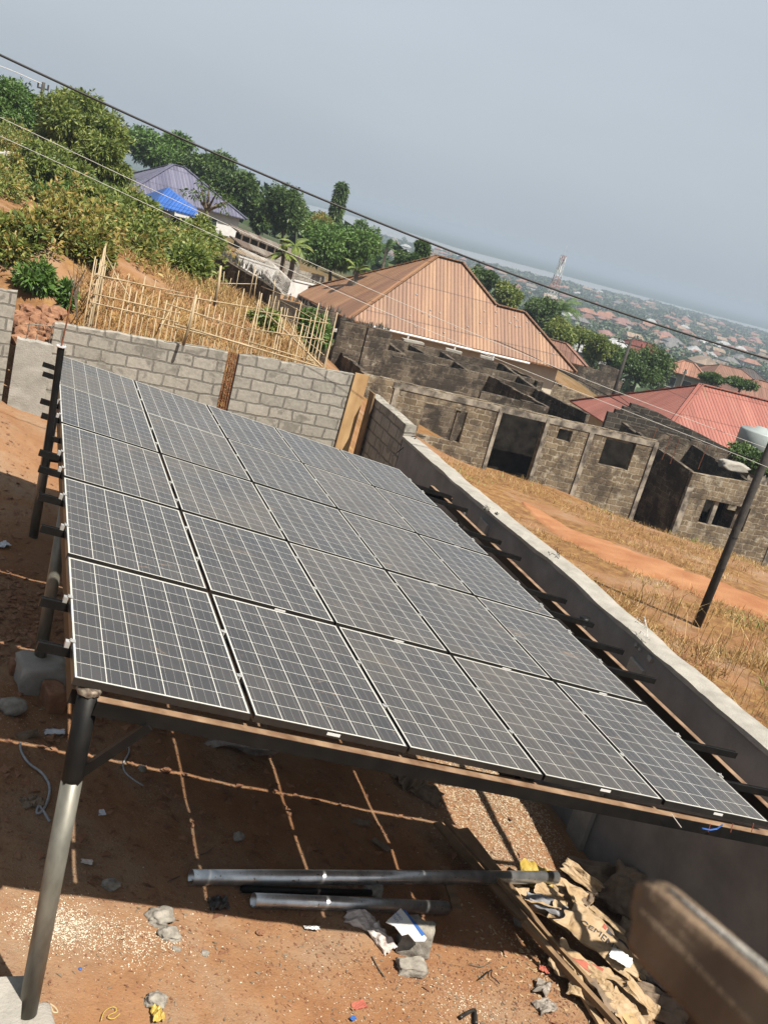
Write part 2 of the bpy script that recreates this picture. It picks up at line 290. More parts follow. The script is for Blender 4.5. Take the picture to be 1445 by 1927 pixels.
MAT['paperdark'] = mk('dusty_paper', (.17, .125, .085), (.27, .20, .14), 7, rough=.85, crinkle=.045)
MAT['yellow'] = mk('yellow_plastic', (.46, .32, .06), (.62, .46, .11), 8, rough=.45)
MAT['greycloth'] = mk('grey_cloth', (.22, .23, .25), (.36, .36, .38), 9, rough=.8)
MAT['dirtysheet'] = mk('dirty_plastic_sheet', (.20, .17, .14), (.36, .32, .28), 12, rough=.5, crinkle=.06)
MAT['whiteplastic'] = mk('white_plastic_bag', (.55, .46, .42), (.75, .70, .66), 7, rough=.5, crinkle=.05)
MAT['blackplastic'] = mk('black_plastic', (.02, .018, .016), (.045, .04, .035), 12, rough=.35)
MAT['bluepaint'] = mk('blue_print', (.03, .12, .40), (.05, .15, .46), 5, rough=.5)
MAT['ink'] = mk('dark_print', (.05, .05, .06), (.07, .07, .08), 5)
MAT['redink'] = mk('red_print', (.40, .10, .07), (.5, .16, .1), 9)
MAT['gravelm'] = mk('tan_gravel', (.36, .27, .17), (.62, .50, .36), 40, rough=.9)
MAT['shadeblock'] = mk('shade_darkened_block', (.012, .011, .010), (.036, .032, .028), 3, spec=.02, rough=1.0, bs=.3, bscale=12, bdist=.03)  # near-black base colour stands in for deep shade inside the roofless rooms
MAT['chips'] = mk('pale_husks', (.62, .52, .38), (.80, .72, .58), 30, rough=.7)
MAT['road'] = mk('packed_red_earth', (.34, .135, .05), (.46, .22, .10), 1.2, rough=.95, bs=.7, bscale=12, bdist=.03, detail=8)
MAT['straw'] = leaf_mat('dry_grass', [(.13, .062, .03), (.29, .155, .055), (.46, .30, .12), (.22, .165, .055), (.52, .38, .18)], .25, .9)
MAT['mango'] = leaf_mat('mango_leaves', [(.05, .085, .018), (.10, .145, .028), (.17, .215, .045), (.26, .28, .075)], .35)
MAT['dkleaf'] = leaf_mat('dark_leaves', [(.028, .06, .014), (.05, .095, .02), (.10, .15, .032)], .28)
MAT['yelleaf'] = leaf_mat('yellowing_leaves', [(.06, .10, .022), (.12, .165, .032), (.22, .22, .05), (.34, .26, .07), (.24, .16, .06)], .35, 1.6)
MAT['fern'] = leaf_mat('feathery_leaves', [(.04, .09, .018), (.075, .145, .028), (.12, .20, .04)], .3)
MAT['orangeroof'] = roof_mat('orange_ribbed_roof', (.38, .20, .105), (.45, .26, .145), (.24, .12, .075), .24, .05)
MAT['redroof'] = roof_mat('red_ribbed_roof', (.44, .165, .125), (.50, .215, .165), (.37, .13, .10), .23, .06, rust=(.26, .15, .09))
MAT['blueroof'] = roof_mat('slate_blue_roof', (.17, .17, .25), (.24, .24, .33), (.12, .12, .19), .3, .04)
MAT['brightblue'] = roof_mat('bright_blue_roof', (.05, .17, .58), (.06, .2, .66), (.04, .13, .45), .25, .04)
MAT['zinc'] = roof_mat('old_zinc_roof', (.30, .25, .2), (.42, .38, .33), (.16, .10, .07), .2, .04)
for nm, c in (('maroon', (.20, .055, .04)), ('pinkroof', (.38, .21, .18)), ('terracotta', (.42, .21, .14)), ('brownroof', (.29, .15, .105)), ('greyroof', (.24, .235, .23)), ('whiteroof', (.55, .56, .57)), ('darkroof', (.10, .085, .08)), ('sandroof', (.42, .31, .22))):
    MAT[nm] = roof_mat(nm, c, tuple(min(1, x * 1.2) for x in c), tuple(x * .7 for x in c), .5, .03)
MAT['townwhite'] = mk('weathered_white_wall', (.46, .45, .42), (.56, .55, .52), .5)
MAT['towncream'] = mk('weathered_cream_wall', (.38, .32, .24), (.50, .43, .33), .5)
MAT['glass'] = mk('window_glass', (.03, .04, .05), (.05, .06, .07), 3, rough=.15, spec=.6)
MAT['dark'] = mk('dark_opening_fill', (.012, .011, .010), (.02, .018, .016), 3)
MAT['cable'] = mk('black_cable', (.012, .012, .012), (.02, .02, .02), 3, rough=.6)
MAT['wire'] = mk('pale_wire', (.62, .60, .56), (.72, .70, .66), 3, rough=.5)
MAT['greywire'] = mk('weathered_wire', (.50, .48, .44), (.62, .6, .55), 3, rough=.6)
MAT['tank'] = mk('pale_tank', (.30, .35, .35), (.38, .42, .42), 2, rough=.5)
MAT['cloth'] = mk('rough_tan_wood', (.16, .105, .065), (.26, .18, .115), 26, rough=.95, bs=.6, bscale=70, vs=(1, 1, .25))
MAT['towerred'] = mk('tower_red', (.42, .2, .16), (.5, .26, .2), 3)
MAT['paper'] = mk('white_paper', (.62, .66, .72), (.75, .78, .84), 9, rough=.7)
MAT['cord'] = mk('grey_rope', (.30, .32, .34), (.46, .48, .5), 30, rough=.7)
MAT['panel'] = panel_mat(); MAT['edgegrey'] = mk('dusty_panel_edge', (.42, .41, .38), (.55, .54, .5), 9, rough=.6); MAT['clampgrey'] = mk('dull_aluminium', (.30, .30, .29), (.42, .42, .41), 9, rough=.45, metal=.6)

# ------------------------------------------------------------------ mesh helpers
class MB:
    def __init__(s): s.v = []; s.f = []
    def add(s, v, f):
        n = len(s.v); s.v += [tuple(map(float, p)) for p in v]; s.f += [tuple(i + n for i in q) for q in f]; return s
    def hexa(s, P):   # 8 points: bottom 4 ccw, top 4 ccw
        return s.add(P, [(3, 2, 1, 0), (4, 5, 6, 7), (0, 1, 5, 4), (1, 2, 6, 5), (2, 3, 7, 6), (3, 0, 4, 7)])
    def box(s, c, d, R=None):
        P = np.array([(-1, -1, -1), (1, -1, -1), (1, 1, -1), (-1, 1, -1), (-1, -1, 1), (1, -1, 1), (1, 1, 1), (-1, 1, 1)]) * np.array(d) / 2
        if R is not None: P = P @ np.asarray(R).T
        return s.hexa(P + np.array(c))
    def beam(s, p0, p1, w_, h, up=(0, 0, 1)):
        p0 = np.array(p0, float); p1 = np.array(p1, float); d = p1 - p0; L = np.linalg.norm(d); d /= L
        x = np.cross(d, np.array(up, float)); x /= np.linalg.norm(x); z = np.cross(x, d)
        return s.box((p0 + p1) / 2, (L, w_, h), np.stack([d, -x, z], 1))
    def tube(s, pts, r, n=10, cap=True):
        pts = np.array(pts, float); m = len(pts); r = np.broadcast_to(np.asarray(r, float), (m,))
        T = np.gradient(pts, axis=0); T /= np.linalg.norm(T, axis=1)[:, None] + 1e-12
        up = np.array([0, 0, 1.]) if abs(T[0][2]) < .9 else np.array([1., 0, 0]); V = []
        a = np.cross(T[0], up); a /= np.linalg.norm(a)
        for i in range(m):
            a = a - T[i] * (a @ T[i]); a /= np.linalg.norm(a) + 1e-12; b = np.cross(T[i], a)
            for k in range(n): t = 2 * math.pi * k / n; V.append(pts[i] + r[i] * (a * math.cos(t) + b * math.sin(t)))
        Fc = [(i * n + k, i * n + (k + 1) % n, (i + 1) * n + (k + 1) % n, (i + 1) * n + k) for i in range(m - 1) for k in range(n)]
        if cap: Fc += [tuple(range(n - 1, -1, -1)), tuple(range((m - 1) * n, m * n))]
        return s.add(V, Fc)
def uv_auto(me, uvdir=None):
    nv = len(me.vertices); co = np.empty(nv * 3); me.vertices.foreach_get('co', co); co = co.reshape(-1, 3)
    nl = len(me.loops); lv = np.empty(nl, np.int32); me.loops.foreach_get('vertex_index', lv)
    npol = len(me.polygons); nor = np.empty(npol * 3); me.polygons.foreach_get('normal', nor); nor = nor.reshape(-1, 3)
    tot = np.empty(npol, np.int32); me.polygons.foreach_get('loop_total', tot); pi = np.repeat(np.arange(npol), tot)
    n = nor[pi]; P = co[lv]; flat = np.abs(n[:, 2]) > .985
    T = np.stack([-n[:, 1], n[:, 0], np.zeros(len(n))], 1); T /= np.linalg.norm(T, axis=1)[:, None] + 1e-9
    if uvdir is not None: T[:] = uvdir
    T[flat] = (1, 0, 0); B = np.cross(n, T)
    if uvdir is not None: B[:] = (0, 0, 1)
    B = B; B[flat] = (0, 1, 0)
    uv = np.stack([(P * T).sum(1), (P * B).sum(1)], 1).astype(np.float32).ravel()
    me.uv_layers.new(name='UVMap').data.foreach_set('uv', uv)
def finish(o, label, cat, group, kind):
    if label: o['label'] = label
    if cat: o['category'] = cat
    if group: o['group'] = group
    if kind: o['kind'] = kind
    return o
def obj(name, mb, mat, parent=None, label=None, cat=None, group=None, kind=None, smooth=False, origin=None, local=False, uv=True):
    V = np.array(mb.v, float).reshape(-1, 3)
    if local: o0 = np.zeros(3)
    elif parent is not None: o0 = np.array(parent['_o'])
    else:
        o0 = np.array(origin) if origin is not None else np.array([(V[:, 0].min() + V[:, 0].max()) / 2, (V[:, 1].min() + V[:, 1].max()) / 2, V[:, 2].min()])
    me = bpy.data.meshes.new(name); me.from_pydata(V.tolist(), [], mb.f); me.update()
    if uv: uv_auto(me, getattr(mb, 'uvdir', None))
    if not local: me.transform(Matrix.Translation(Vector(tuple(-o0))))
    me.materials.append(MAT[mat] if isinstance(mat, str) else mat)
    if smooth: me.polygons.foreach_set('use_smooth', [True] * len(me.polygons))
    me.update()
    o = bpy.data.objects.new(name, me); scn.collection.objects.link(o)
    if parent is not None:
        o.parent = parent
        if not local and '_part' in parent: pass
        o['_o'] = list(o0) if not local else [0, 0, 0]
    else:
        o.location = tuple(o0); o['_o'] = list(o0)
    return finish(o, label, cat, group, kind)
def thing(name, label, cat, loc, group=None):
    o = bpy.data.objects.new(name, None); scn.collection.objects.link(o); o.location = tuple(map(float, loc)); o['_o'] = list(map(float, loc))
    o.empty_display_size = .2; return finish(o, label, cat, group, None)
def sub(name, mb, mat, part, **k):   # sub-part of a part: share the part's origin
    return obj(name, mb, mat, part, **k)
def fastmesh(name, V, quads, mat, **k):
    me = bpy.data.meshes.new(name); V = np.asarray(V, np.float32); Q = np.asarray(quads, np.int32)
    par = k.pop('parent', None); o0 = np.array(par['_o']) if par is not None else V.reshape(-1, 3)[:, :].mean(0) * [1, 1, 0] + [0, 0, V.reshape(-1, 3)[:, 2].min()]
    V = V.reshape(-1, 3) - o0
    me.vertices.add(len(V)); me.vertices.foreach_set('co', V.astype(np.float32).ravel())
    nq, kk = Q.shape; me.loops.add(nq * kk); me.loops.foreach_set('vertex_index', Q.ravel())
    me.polygons.add(nq); me.polygons.foreach_set('loop_start', np.arange(0, nq * kk, kk, dtype=np.int32)); me.polygons.foreach_set('loop_total', np.full(nq, kk, np.int32))
    if k.pop('smooth', False): me.polygons.foreach_set('use_smooth', [True] * nq)
    me.update(calc_edges=True); me.validate(); me.materials.append(MAT[mat])
    o = bpy.data.objects.new(name, me); scn.collection.objects.link(o)
    if par is not None: o.parent = par; o['_o'] = list(map(float, o0))
    else: o.location = tuple(map(float, o0)); o['_o'] = list(map(float, o0))
    return finish(o, k.get('label'), k.get('cat'), k.get('group'), k.get('kind'))

# ================================================================== SETTING
def build_ground():
    th = np.concatenate([np.arange(-180, -16, 6.0), np.arange(-14, 62, .22), np.arange(64, 179, 6.0)]); th = np.radians(th); nth = len(th)
    rr = np.concatenate([np.geomspace(.4, 60, 420), np.geomspace(62, 11500, 150)]); nr = len(rr)
    X = CAM[0] + rr[:, None] * np.sin(th)[None]; Y = CAM[1] + rr[:, None] * np.cos(th)[None]; Z = terr(X, Y)
    V = np.stack([X, Y, Z], -1).reshape(-1, 3)
    i, j = np.meshgrid(np.arange(nr - 1), np.arange(nth), indexing='ij'); j2 = (j + 1) % nth
    Q = np.stack([i * nth + j, i * nth + j2, (i + 1) * nth + j2, (i + 1) * nth + j], -1).reshape(-1, 4)
    fastmesh('ground', V, Q, 'soil', kind='structure', smooth=True, label='packed orange red earth of the yard running on as the hillside down to the town')
build_ground()
def strip(name, cl, widths, mat, lift, label=None, kind='structure', nw=10):
    cl = np.array(cl, float)[:, :2]; t = np.linspace(0, 1, len(cl)); tt = np.linspace(0, 1, 90)
    C = np.stack([np.interp(tt, t, cl[:, 0]), np.interp(tt, t, cl[:, 1])], 1); k = np.ones(7) / 7
    Cp = np.pad(C, ((3, 3), (0, 0)), 'edge'); C = np.stack([np.convolve(Cp[:, q], k, 'valid') for q in (0, 1)], 1)
    T = np.gradient(C, axis=0); T /= np.linalg.norm(T, axis=1)[:, None]; Nn = np.stack([T[:, 1], -T[:, 0]], 1); W_ = np.interp(tt, np.linspace(0, 1, len(widths)), widths)
    W_ = W_ * (1 + .12 * np.sin(tt * 31) + .08 * np.sin(tt * 77)); s = np.linspace(-.5, .5, nw)
    X = C[:, None, 0] + Nn[:, None, 0] * s[None] * W_[:, None]; Y = C[:, None, 1] + Nn[:, None, 1] * s[None] * W_[:, None]
    Z = terr(X, Y) + lift; Z[:, 0] -= .08; Z[:, -1] -= .08
    V = np.stack([X, Y, Z], -1).reshape(-1, 3); i, j = np.meshgrid(np.arange(89), np.arange(nw - 1), indexing='ij')
    Q = np.stack([i * nw + j, i * nw + j + 1, (i + 1) * nw + j + 1, (i + 1) * nw + j], -1).reshape(-1, 4)
    return fastmesh(name, V, Q, mat, kind=kind, smooth=True, label=label)
# dirt road between the yard wall and the ruin
_rd = [az(x, y, -3.75) for x, y in ((1010, 968), (1085, 1015), (1180, 1055), (1300, 1100), (1445, 1150), (1600, 1200))]
strip('dirt_road', [hit(x, y) for x, y in ((985, 945), (1060, 1000), (1130, 1030), (1240, 1075), (1340, 1110), (1445, 1150), (1640, 1235))], [.3, 1.2, 2.3, 2.6, 2.6, 2.8, 3], 'road', .035, 'orange earth track running past the unfinished block building')
def water():
    near = [(430, 372), (600, 408), (730, 444), (860, 483), (1000, 517), (1145, 550), (1240, 574), (1332, 598), (1445, 625), (1560, 652)]
    far = [(430, 352), (600, 390), (730, 425), (860, 467), (1000, 503), (1145, 541), (1240, 566), (1332, 591), (1445, 620), (1560, 648)]
    mb = MB(); a = [az(x, y, -33.9) for x, y in near]; b = [az(x, y, -33.9) for x, y in far]
    for i in range(len(a) - 1): mb.add([a[i], a[i + 1], b[i + 1], b[i]], [(0, 1, 2, 3)])
    m, t, bs = newmat('river_water'); bs.inputs['Base Color'].default_value = (.13, .14, .145, 1); bs.inputs['Roughness'].default_value = .55
    bump(t, bs, noise(t, vec(t), .05, 4), .15, 1.0); obj('river', mb, m, kind='structure', label='wide pale river winding below the town')
water()
def far_hills():
    th = np.radians(np.arange(-30, 75, .5)); V = []; nr = 14; rr = np.linspace(6500, 11000, nr)
    for i, r in enumerate(rr):
        for a in th:
            h = math.sin(math.pi * i / (nr - 1)) * (16 + 8 * math.sin(a * 9) + 5 * math.sin(a * 23 + 1) + 3 * math.sin(a * 61)) - 2
            V.append((CAM[0] + r * math.sin(a), CAM[1] + r * math.cos(a), -34 + h))
    n = len(th); Q = [(i * n + j, i * n + j + 1, (i + 1) * n + j + 1, (i + 1) * n + j) for i in range(nr - 1) for j in range(n - 1)]
    MAT['hill'] = mk('far_forest', (.03, .05, .035), (.05, .075, .045), .002, rough=1)
    fastmesh('hills', V, Q, 'hill', kind='structure', smooth=True, label='low wooded hills fading to blue across the river')
far_hills()

# ================================================================== SOLAR ARRAY
row_n = ['the nearest row', 'the second nearest row', 'the middle row', 'the second farthest row', 'the farthest row']
col_n = ['leftmost panel', 'second panel from the left', 'centre panel', 'second panel from the right', 'rightmost panel']
def ring(mb, x0, y0, x1, y1, b, z0, z1):
    for (a0, b0, a1, b1) in ((x0, y0, x1, y0 + b), (x0, y1 - b, x1, y1), (x0, y0 + b, x0 + b, y1 - b), (x1 - b, y0 + b, x1, y1 - b)):
        mb.box(((a0 + a1) / 2, (b0 + b1) / 2, (z0 + z1) / 2), (a1 - a0, b1 - b0, z1 - z0))
    return mb
def panels():
    MAT['framealu'] = mk('dark_anodised_frame', (.014, .013, .013), (.025, .023, .02), 9, rough=.4, spec=.4)
    proto = thing('solar_panel', 'dark framed solar panel', 'solar panel', (0, 0, 0), 'solar panels of the rack')
    g = MB().add([(0.004, .004, 0), (PW - .004, .004, 0), (PW - .004, PH - .004, 0), (0.004, PH - .004, 0)], [(0, 1, 2, 3)])
    obj('cell_sheet', g, 'panel', proto, local=True)
    fr = MB(); ring(fr, 0, 0, PW, PH, .0065, -.040, .0015); ring(fr, .003, .003, PW - .003, PH - .003, .03, -.040, -.037)
    obj('frame', fr, 'framealu', proto, local=True)
    rim = ring(MB(), .0067, .0067, PW - .0067, PH - .0067, .0028, -.002, .0012); obj('rim', rim, 'edgegrey', proto, local=True)
    back = MB().add([(0.005, .005, -.006), (PW - .005, .005, -.006), (PW - .005, PH - .005, -.006), (.005, PH - .005, -.006)], [(3, 2, 1, 0)])
    obj('back_sheet', back, 'edgegrey', proto, local=True)
    kids = list(proto.children); q = Matrix([list(r) for r in ARR]).to_euler(); first = True
    jr = random.Random(3)
    for j in range(5):
        for i in range(5):
            if first: r = proto; first = False
            else:
                r = proto.copy(); scn.collection.objects.link(r)
                for c in kids: k = c.copy(); scn.collection.objects.link(k); k.parent = r
            r.location = tuple(arr(i * (PW + GU) + jr.uniform(-.003, .003), j * (PH + GV) - (.040 if (j == 4 and i < 2) else 0) + jr.uniform(-.004, .004), jr.uniform(-.002, .002))); r.rotation_euler = q
            r['label'] = 'dark framed solar panel, %s in %s' % (col_n[i], row_n[j])
            if (i, j) in ((1, 0), (3, 0), (4, 0), (2, 1), (1, 1), (3, 1), (4, 1), (3, 2), (4, 3)):
                sx = .5 if j == 0 else .55; s = MB().box((sx, -.0012, -.017), (.085, .002, .018)); obj('sticker', s, 'white', r, local=True, label='small white sticker on the near frame edge')
panels()
# support frame
FR = thing('support_frame', 'black painted steel rack on galvanised pipe posts carrying the solar panels', 'metal rack', (0.08, .03, -2.3))
POSTS = [(.09, .03), (.10, 4.03), (.02, 7.55), (5.78, .10), (5.78, 4.0), (5.78, 7.6)]
def ring_pts(r, n): return [(r * math.cos(2 * math.pi * k / n), r * math.sin(2 * math.pi * k / n)) for k in range(n)]
for k, (x, y) in enumerate(POSTS):
    q = ARR.T @ np.array([x, y, 0]); top = arr(q[0], q[1], -.10)[2] if k else -.075
    zb = tz(x, y) - .05; zm = top - (.56 if k == 0 else .34)
    p = obj('post', MB().tube([(x, y, zb), (x, y, zm)], .057, 24), 'galv', FR, smooth=False)
    p.data.polygons.foreach_set('use_smooth', [len(f.vertices) == 4 for f in p.data.polygons])
    blk = MB(); n = 24; V = []; rim_ = random.Random(k)
    for a in range(n): V.append((x + .0585 * math.cos(2 * math.pi * a / n), y + .0585 * math.sin(2 * math.pi * a / n), zm + rim_.uniform(-.018, .012)))
    for a in range(n): V.append((x + .0585 * math.cos(2 * math.pi * a / n), y + .0585 * math.sin(2 * math.pi * a / n), top))
    blk.add(V, [(a, (a + 1) % n, n + (a + 1) % n, n + a) for a in range(n)] + [tuple(range(n, 2 * n))])
    b = obj('painted_sleeve', blk, 'black', p); b.data.polygons.foreach_set('use_smooth', [len(f.vertices) == 4 for f in b.data.polygons])
    if k == 0:
        cp = MB(); rs = random.Random(2); V = []
        for (r, z) in ((.064, -.018), (.067, .0), (.058, .012), (.028, .016)):
            V += [(x + (r + rs.uniform(-.004, .004)) * math.cos(2 * math.pi * a / 28), y + (r + rs.uniform(-.004, .004)) * math.sin(2 * math.pi * a / 28), top + z + rs.uniform(-.004, .004)) for a in range(28)]
        cp.add(V, [(i * 28 + a, i * 28 + (a + 1) % 28, (i + 1) * 28 + (a + 1) % 28, (i + 1) * 28 + a) for i in range(3) for a in range(28)] + [tuple(range(84, 112))])
        MAT['weld'] = mk('burnt_weld', (.10, .07, .05), (.42, .36, .28), 22, rough=.5, metal=.5, bs=.8, bscale=60, bdist=.006)
        obj('end_cap', cp, 'weld', p, smooth=True)
def abeam(name, p0, p1, w_, h, top=True):
    a = arr(*p0); b = arr(*p1); up = ARR[:, 2]
    o = obj(name, MB().beam(a, b, w_, h, up), 'black', FR)
    if top:
        off = up * (h / 2 + .0025); sub('dusty_top_face', MB().beam(a + off, b + off, w_ * .96, .003, up), 'beamtop', o)
    return o
abeam('front_beam', (.15, .012, -.135), (5.86, .012, -.135), .085, .085)
abeam('back_beam', (.02, 8.05, -.135), (5.86, 8.05, -.135), .05, .085)
abeam('side_beam', (.045, .05, -.135), (.045, 8.3, -.135), .05, .085)
abeam('side_beam', (5.50, -.02, -.145), (5.72, 8.55, -.145), .07, .085)
abeam('middle_beam', (2.9, 0, -.135), (2.9, 8.0, -.135), .05, .085, False)
p0 = np.array([.10, .03, -.62]); p1 = arr(.46, -.03, -.17); obj('brace', MB().beam(p0, p1, .045, .05), 'black', FR)
PL = [.40, .985, 2.21, 2.88, 3.58, 4.05, 5.34, 5.92, 7.25, 7.78]; PR = [.62, 1.20, 2.50, 3.11, 3.73, 4.33, 5.63, 6.16, 7.43, 7.97]
for a, b in zip(PL, PR):
    p0 = arr(-.165 + random.uniform(-.02, .02), a, -.0665); p1 = arr(5.80 + random.uniform(-.03, .03), b, -.0665); up = ARR[:, 2]
    mb = MB().beam(p0, p1, .038, .05, up)                       # lipped channel
    d = (p1 - p0) / np.linalg.norm(p1 - p0); sd = np.cross(d, up)
    for s in (-1, 1): mb.beam(p0 + sd * s * .016 + up * .027, p1 + sd * s * .016 + up * .027, .004, .006, up)
    pu = obj('purlin', mb, 'black', FR)
    for i in range(6):
        u = i * (PW + GU) - GU / 2; t = (u + .165) / 5.965; v = a + (b - a) * t; c = arr(u, v, 0)
        q = MB()
        if i in (0, 5):
            s = -1 if i == 0 else 1
            q.box(arr(u + s * .012, v, -.02), (.026, .035, .042), ARR); q.box(arr(u - s * .012, v, .007), (.03, .035, .004), ARR)
        else:
            q.box(arr(u, v, .0055), (.036, .034, .003), ARR); q.box(arr(u, v, -.018), (.010, .03, .04), ARR)
        q.tube([arr(u, v, .006), arr(u, v, .017)], .006, 6)
        sub('clamp', q, 'clampgrey', pu)
# mast and rod
mt = thing('lightning_mast', 'black square mast with a small round flange and a thin rusty rod beside the rack', 'mast', (-.11, 4.62, -.46))
mb_, mtp = ay(84, 885, 4.62), ay(116, 652, 4.62)
obj('mast_pipe', MB().tube([mb_, mtp], .032, 12), 'black', mt)
obj('bracket', MB().beam(mb_ + (0, 0, .12), mb_ + (.17, 0, .12), .03, .05), 'black', mt)
obj('bracket', MB().beam(mb_ + (0, 0, .32), mb_ + (.17, .02, .30), .03, .05), 'black', mt)
obj('flange', MB().tube([mtp - (0, 0, .004), mtp + (0, 0, .006)], .046, 18), 'alu', mt)
for k in range(4):
    a = k * math.pi / 2 + .4; q = mtp + np.array([math.cos(a), math.sin(a), 0]) * .036; obj('bolt', MB().tube([q - (0, 0, .01), q + (0, 0, .022)], .005, 6), 'alu', mt)
rod = [mtp, ay(126, 608, 4.62), ay(133, 570, 4.63), ay(139, 540, 4.65)]
obj('rod', MB().tube(rod, [.008, .007, .006, .005], 8), 'rust', mt)
# concrete footings
def rock(name, label, cat, c, size, seed, mat='rock', sub_=3, rough=.22, group=None, rz=0, flat=None):
    bm_ = MB(); import bmesh
    b = bmesh.new(); bmesh.ops.create_icosphere(b, subdivisions=sub_, radius=1.0); V = []
    for v in b.verts:
        p = v.co.copy()
        if flat: p = Vector([max(-flat, min(flat, q)) / flat for q in p])
        n = mnoise.noise(p * 1.3 + Vector((seed * 3.1, seed, 0))) * rough + mnoise.noise(p * 3.5 + Vector((seed, 5, 0))) * rough * .5 + mnoise.noise(p * 9 + Vector((seed, 2, 0))) * rough * .22
        p = p * (1 + n); V.append((p.x * size[0], p.y * size[1], p.z * size[2]))
    Fc = [tuple(v.index for v in f.verts) for f in b.faces]; b.free()
    ca, sa = math.cos(rz), math.sin(rz); V = [(x * ca - y * sa + c[0], x * sa + y * ca + c[1], z + c[2]) for x, y, z in V]
    bm_.add(V, Fc); return obj(name, bm_, mat, label=label, cat=cat, group=group, smooth=sub_ > 2)
def gp(x, y): return hit(x, y, 3, 60)
def footing(c, s, seed, label):
    rock('concrete_footing', label, 'footing', (c[0], c[1], c[2]), s, seed, 'concrete', 3, .10, None, .2, .62)
c = tz(.1, 4.0); footing((.12, 3.93, c + .08), (.21, .19, .17), 3, 'square lump of concrete around the foot of the middle galvanised post')
rock('red_brick', 'broken reddish block leaning beside the concrete footing of the middle post', 'block', gp(98, 1328) + (0, 0, .07), (.085, .13, .13), 5, 'laterite', 3, .1, None, .3, .6)
rock('stone', 'grey rounded stone left of the middle footing', 'stone', gp(22, 1338) + (0, 0, .05), (.13, .10, .08), 6)
rock('red_brick', 'half buried reddish block just behind the middle footing', 'block', gp(36, 1268) + (0, 0, .06), (.09, .07, .08), 8, 'laterite', 3, .1, None, .1, .6)
footing((.11, -.02, tz(.1, 0) - .02), (.13, .12, .07), 13, 'rough concrete at the foot of the near corner post')
q = az(18, 1885, -2.12)
_s = MB(); P = [az(x, y, -2.14) for x, y in ((-60, 1990), (-60, 1842), (8, 1838), (46, 1836), (34, 1990))]
n_ = len(P); _s.add([tuple(p) for p in P] + [(p[0], p[1], -2.35) for p in P], [tuple(range(n_ - 1, -1, -1))] + [(i, (i + 1) % n_, n_ + (i + 1) % n_, n_ + i) for i in range(n_)])
obj('concrete_slab', _s, 'concrete', label='pale concrete slab corner at the bottom left beside the near post', cat='slab')

# ================================================================== YARD WALLS
def rough_prism(x0, y0, x1, y1, th, zb, ztops, nx=40, nz=10, amp=.012, seed=0):
    """wall slab between two plan points; ztops = list of (t, z) for its top line; slightly uneven faces"""
    mb = MB(); d = np.array([x1 - x0, y1 - y0]); L = np.linalg.norm(d); d /= L; n = np.array([-d[1], d[0]])
    ts = np.linspace(0, 1, nx); zt = np.interp(ts, [a for a, _ in ztops], [b for _, b in ztops])
    r = np.random.default_rng(seed); zt = zt + amp * .8 * np.convolve(r.normal(size=nx + 4), np.ones(5) / 5, 'valid') * 1.5
    V = []; idx = {}
    prof = [(-1, k / (nz - 1)) for k in range(nz)] + [(-.33, 1), (.33, 1)] + [(1, 1 - k / (nz - 1)) for k in range(nz)]
    for i in range(nx):
        for k, (s, h) in enumerate(prof):
            o = s * th / 2 + (amp * wav(np.array([ts[i] * L * 3]), np.array([h * 6.]), 2, seed + k % 2)[0] if 0 < i < nx - 1 else 0)
            z = zb + (zt[i] - zb) * h - (.012 if h == 1 and abs(s) == 1 else 0)
            V.append((x0 + d[0] * ts[i] * L + n[0] * o, y0 + d[1] * ts[i] * L + n[1] * o, z))
    mb.uvdir = (float(d[0]), float(d[1]), 0.0)
    m = len(prof); Fc = [(i * m + k, (i + 1) * m + k, (i + 1) * m + k + 1, i * m + k + 1) for i in range(nx - 1) for k in range(m - 1)]
    Fc += [tuple(range(m)), tuple(range((nx - 1) * m + m - 1, (nx - 1) * m - 1, -1))]
    return mb.add(V, Fc)
YB = 13.3
def XB(x, y): p = ay(x, y, YB); return p[0], p[2]
# right plastered wall with coping, inner face x ~6.0
zt_pts = [((y - -4.5) / (11.1 + 4.5), z) for y, z in ((-4.5, -.80), (1.2, -.86), (3.3, -.87), (5.1, -.87), (7.6, -.95), (11.1, -.97))]
rw = thing('yard_wall', 'long grey plastered wall with a pale uneven top along the right of the yard', 'wall', (6.13, 3.3, -3.45), 'yard boundary walls')
obj('wall_face', rough_prism(6.12, -4.5, 6.12, 11.1, .22, -3.7, [(t, z - .03) for t, z in zt_pts], 90, 8, .006, 1), 'plaster', rw)
cop = rough_prism(6.14, -4.5, 6.14, 11.12, .31, -1.6, zt_pts, 160, 3, .012, 4); 
V = np.array(cop.v); zt = np.interp((V[:, 1] + 4.5) / 15.6, [a for a, _ in zt_pts], [b for _, b in zt_pts]); rr_ = np.random.default_rng(5)
V[:, 2] = np.maximum(V[:, 2], zt - .055 + .022 * wav(V[:, 1], V[:, 0] * 0, 9, 8)); cop.v = [tuple(v) for v in V]
obj('coping', cop, 'concrete', rw)
for (x, y, tag_) in ((918, 962, 'a'), (1213, 1215, 'b')):
    p = ax_(x, y, 5.99); obj('pilaster', rough_prism(5.99, p[1] - .13, 5.99, p[1] + .13, .05, -3.6, [(0, -1.12), (1, -1.10)], 6, 10, .012, 3), 'concrete', rw)
    mb = MB()
    for k in range(9):
        c = (6.02 + random.uniform(-.04, .03), p[1] + random.uniform(-.2, .2), -.93 + random.uniform(-.05, .03)); s = random.uniform(.02, .05)
        mb.box(c, (s, s * 1.4, s), _ry(random.random()) @ _rx(random.random()))
    obj('broken_edge', mb, 'concrete', rw, label='crumbled edge of the wall top')
p = ax_(1090, 1560, 5.985); obj('pilaster', rough_prism(5.97, p[1] - .16, 5.97, p[1] + .16, .06, -3.6, [(0, -1.3), (1, -1.3)], 6, 10, .01, 3), 'concrete', rw)
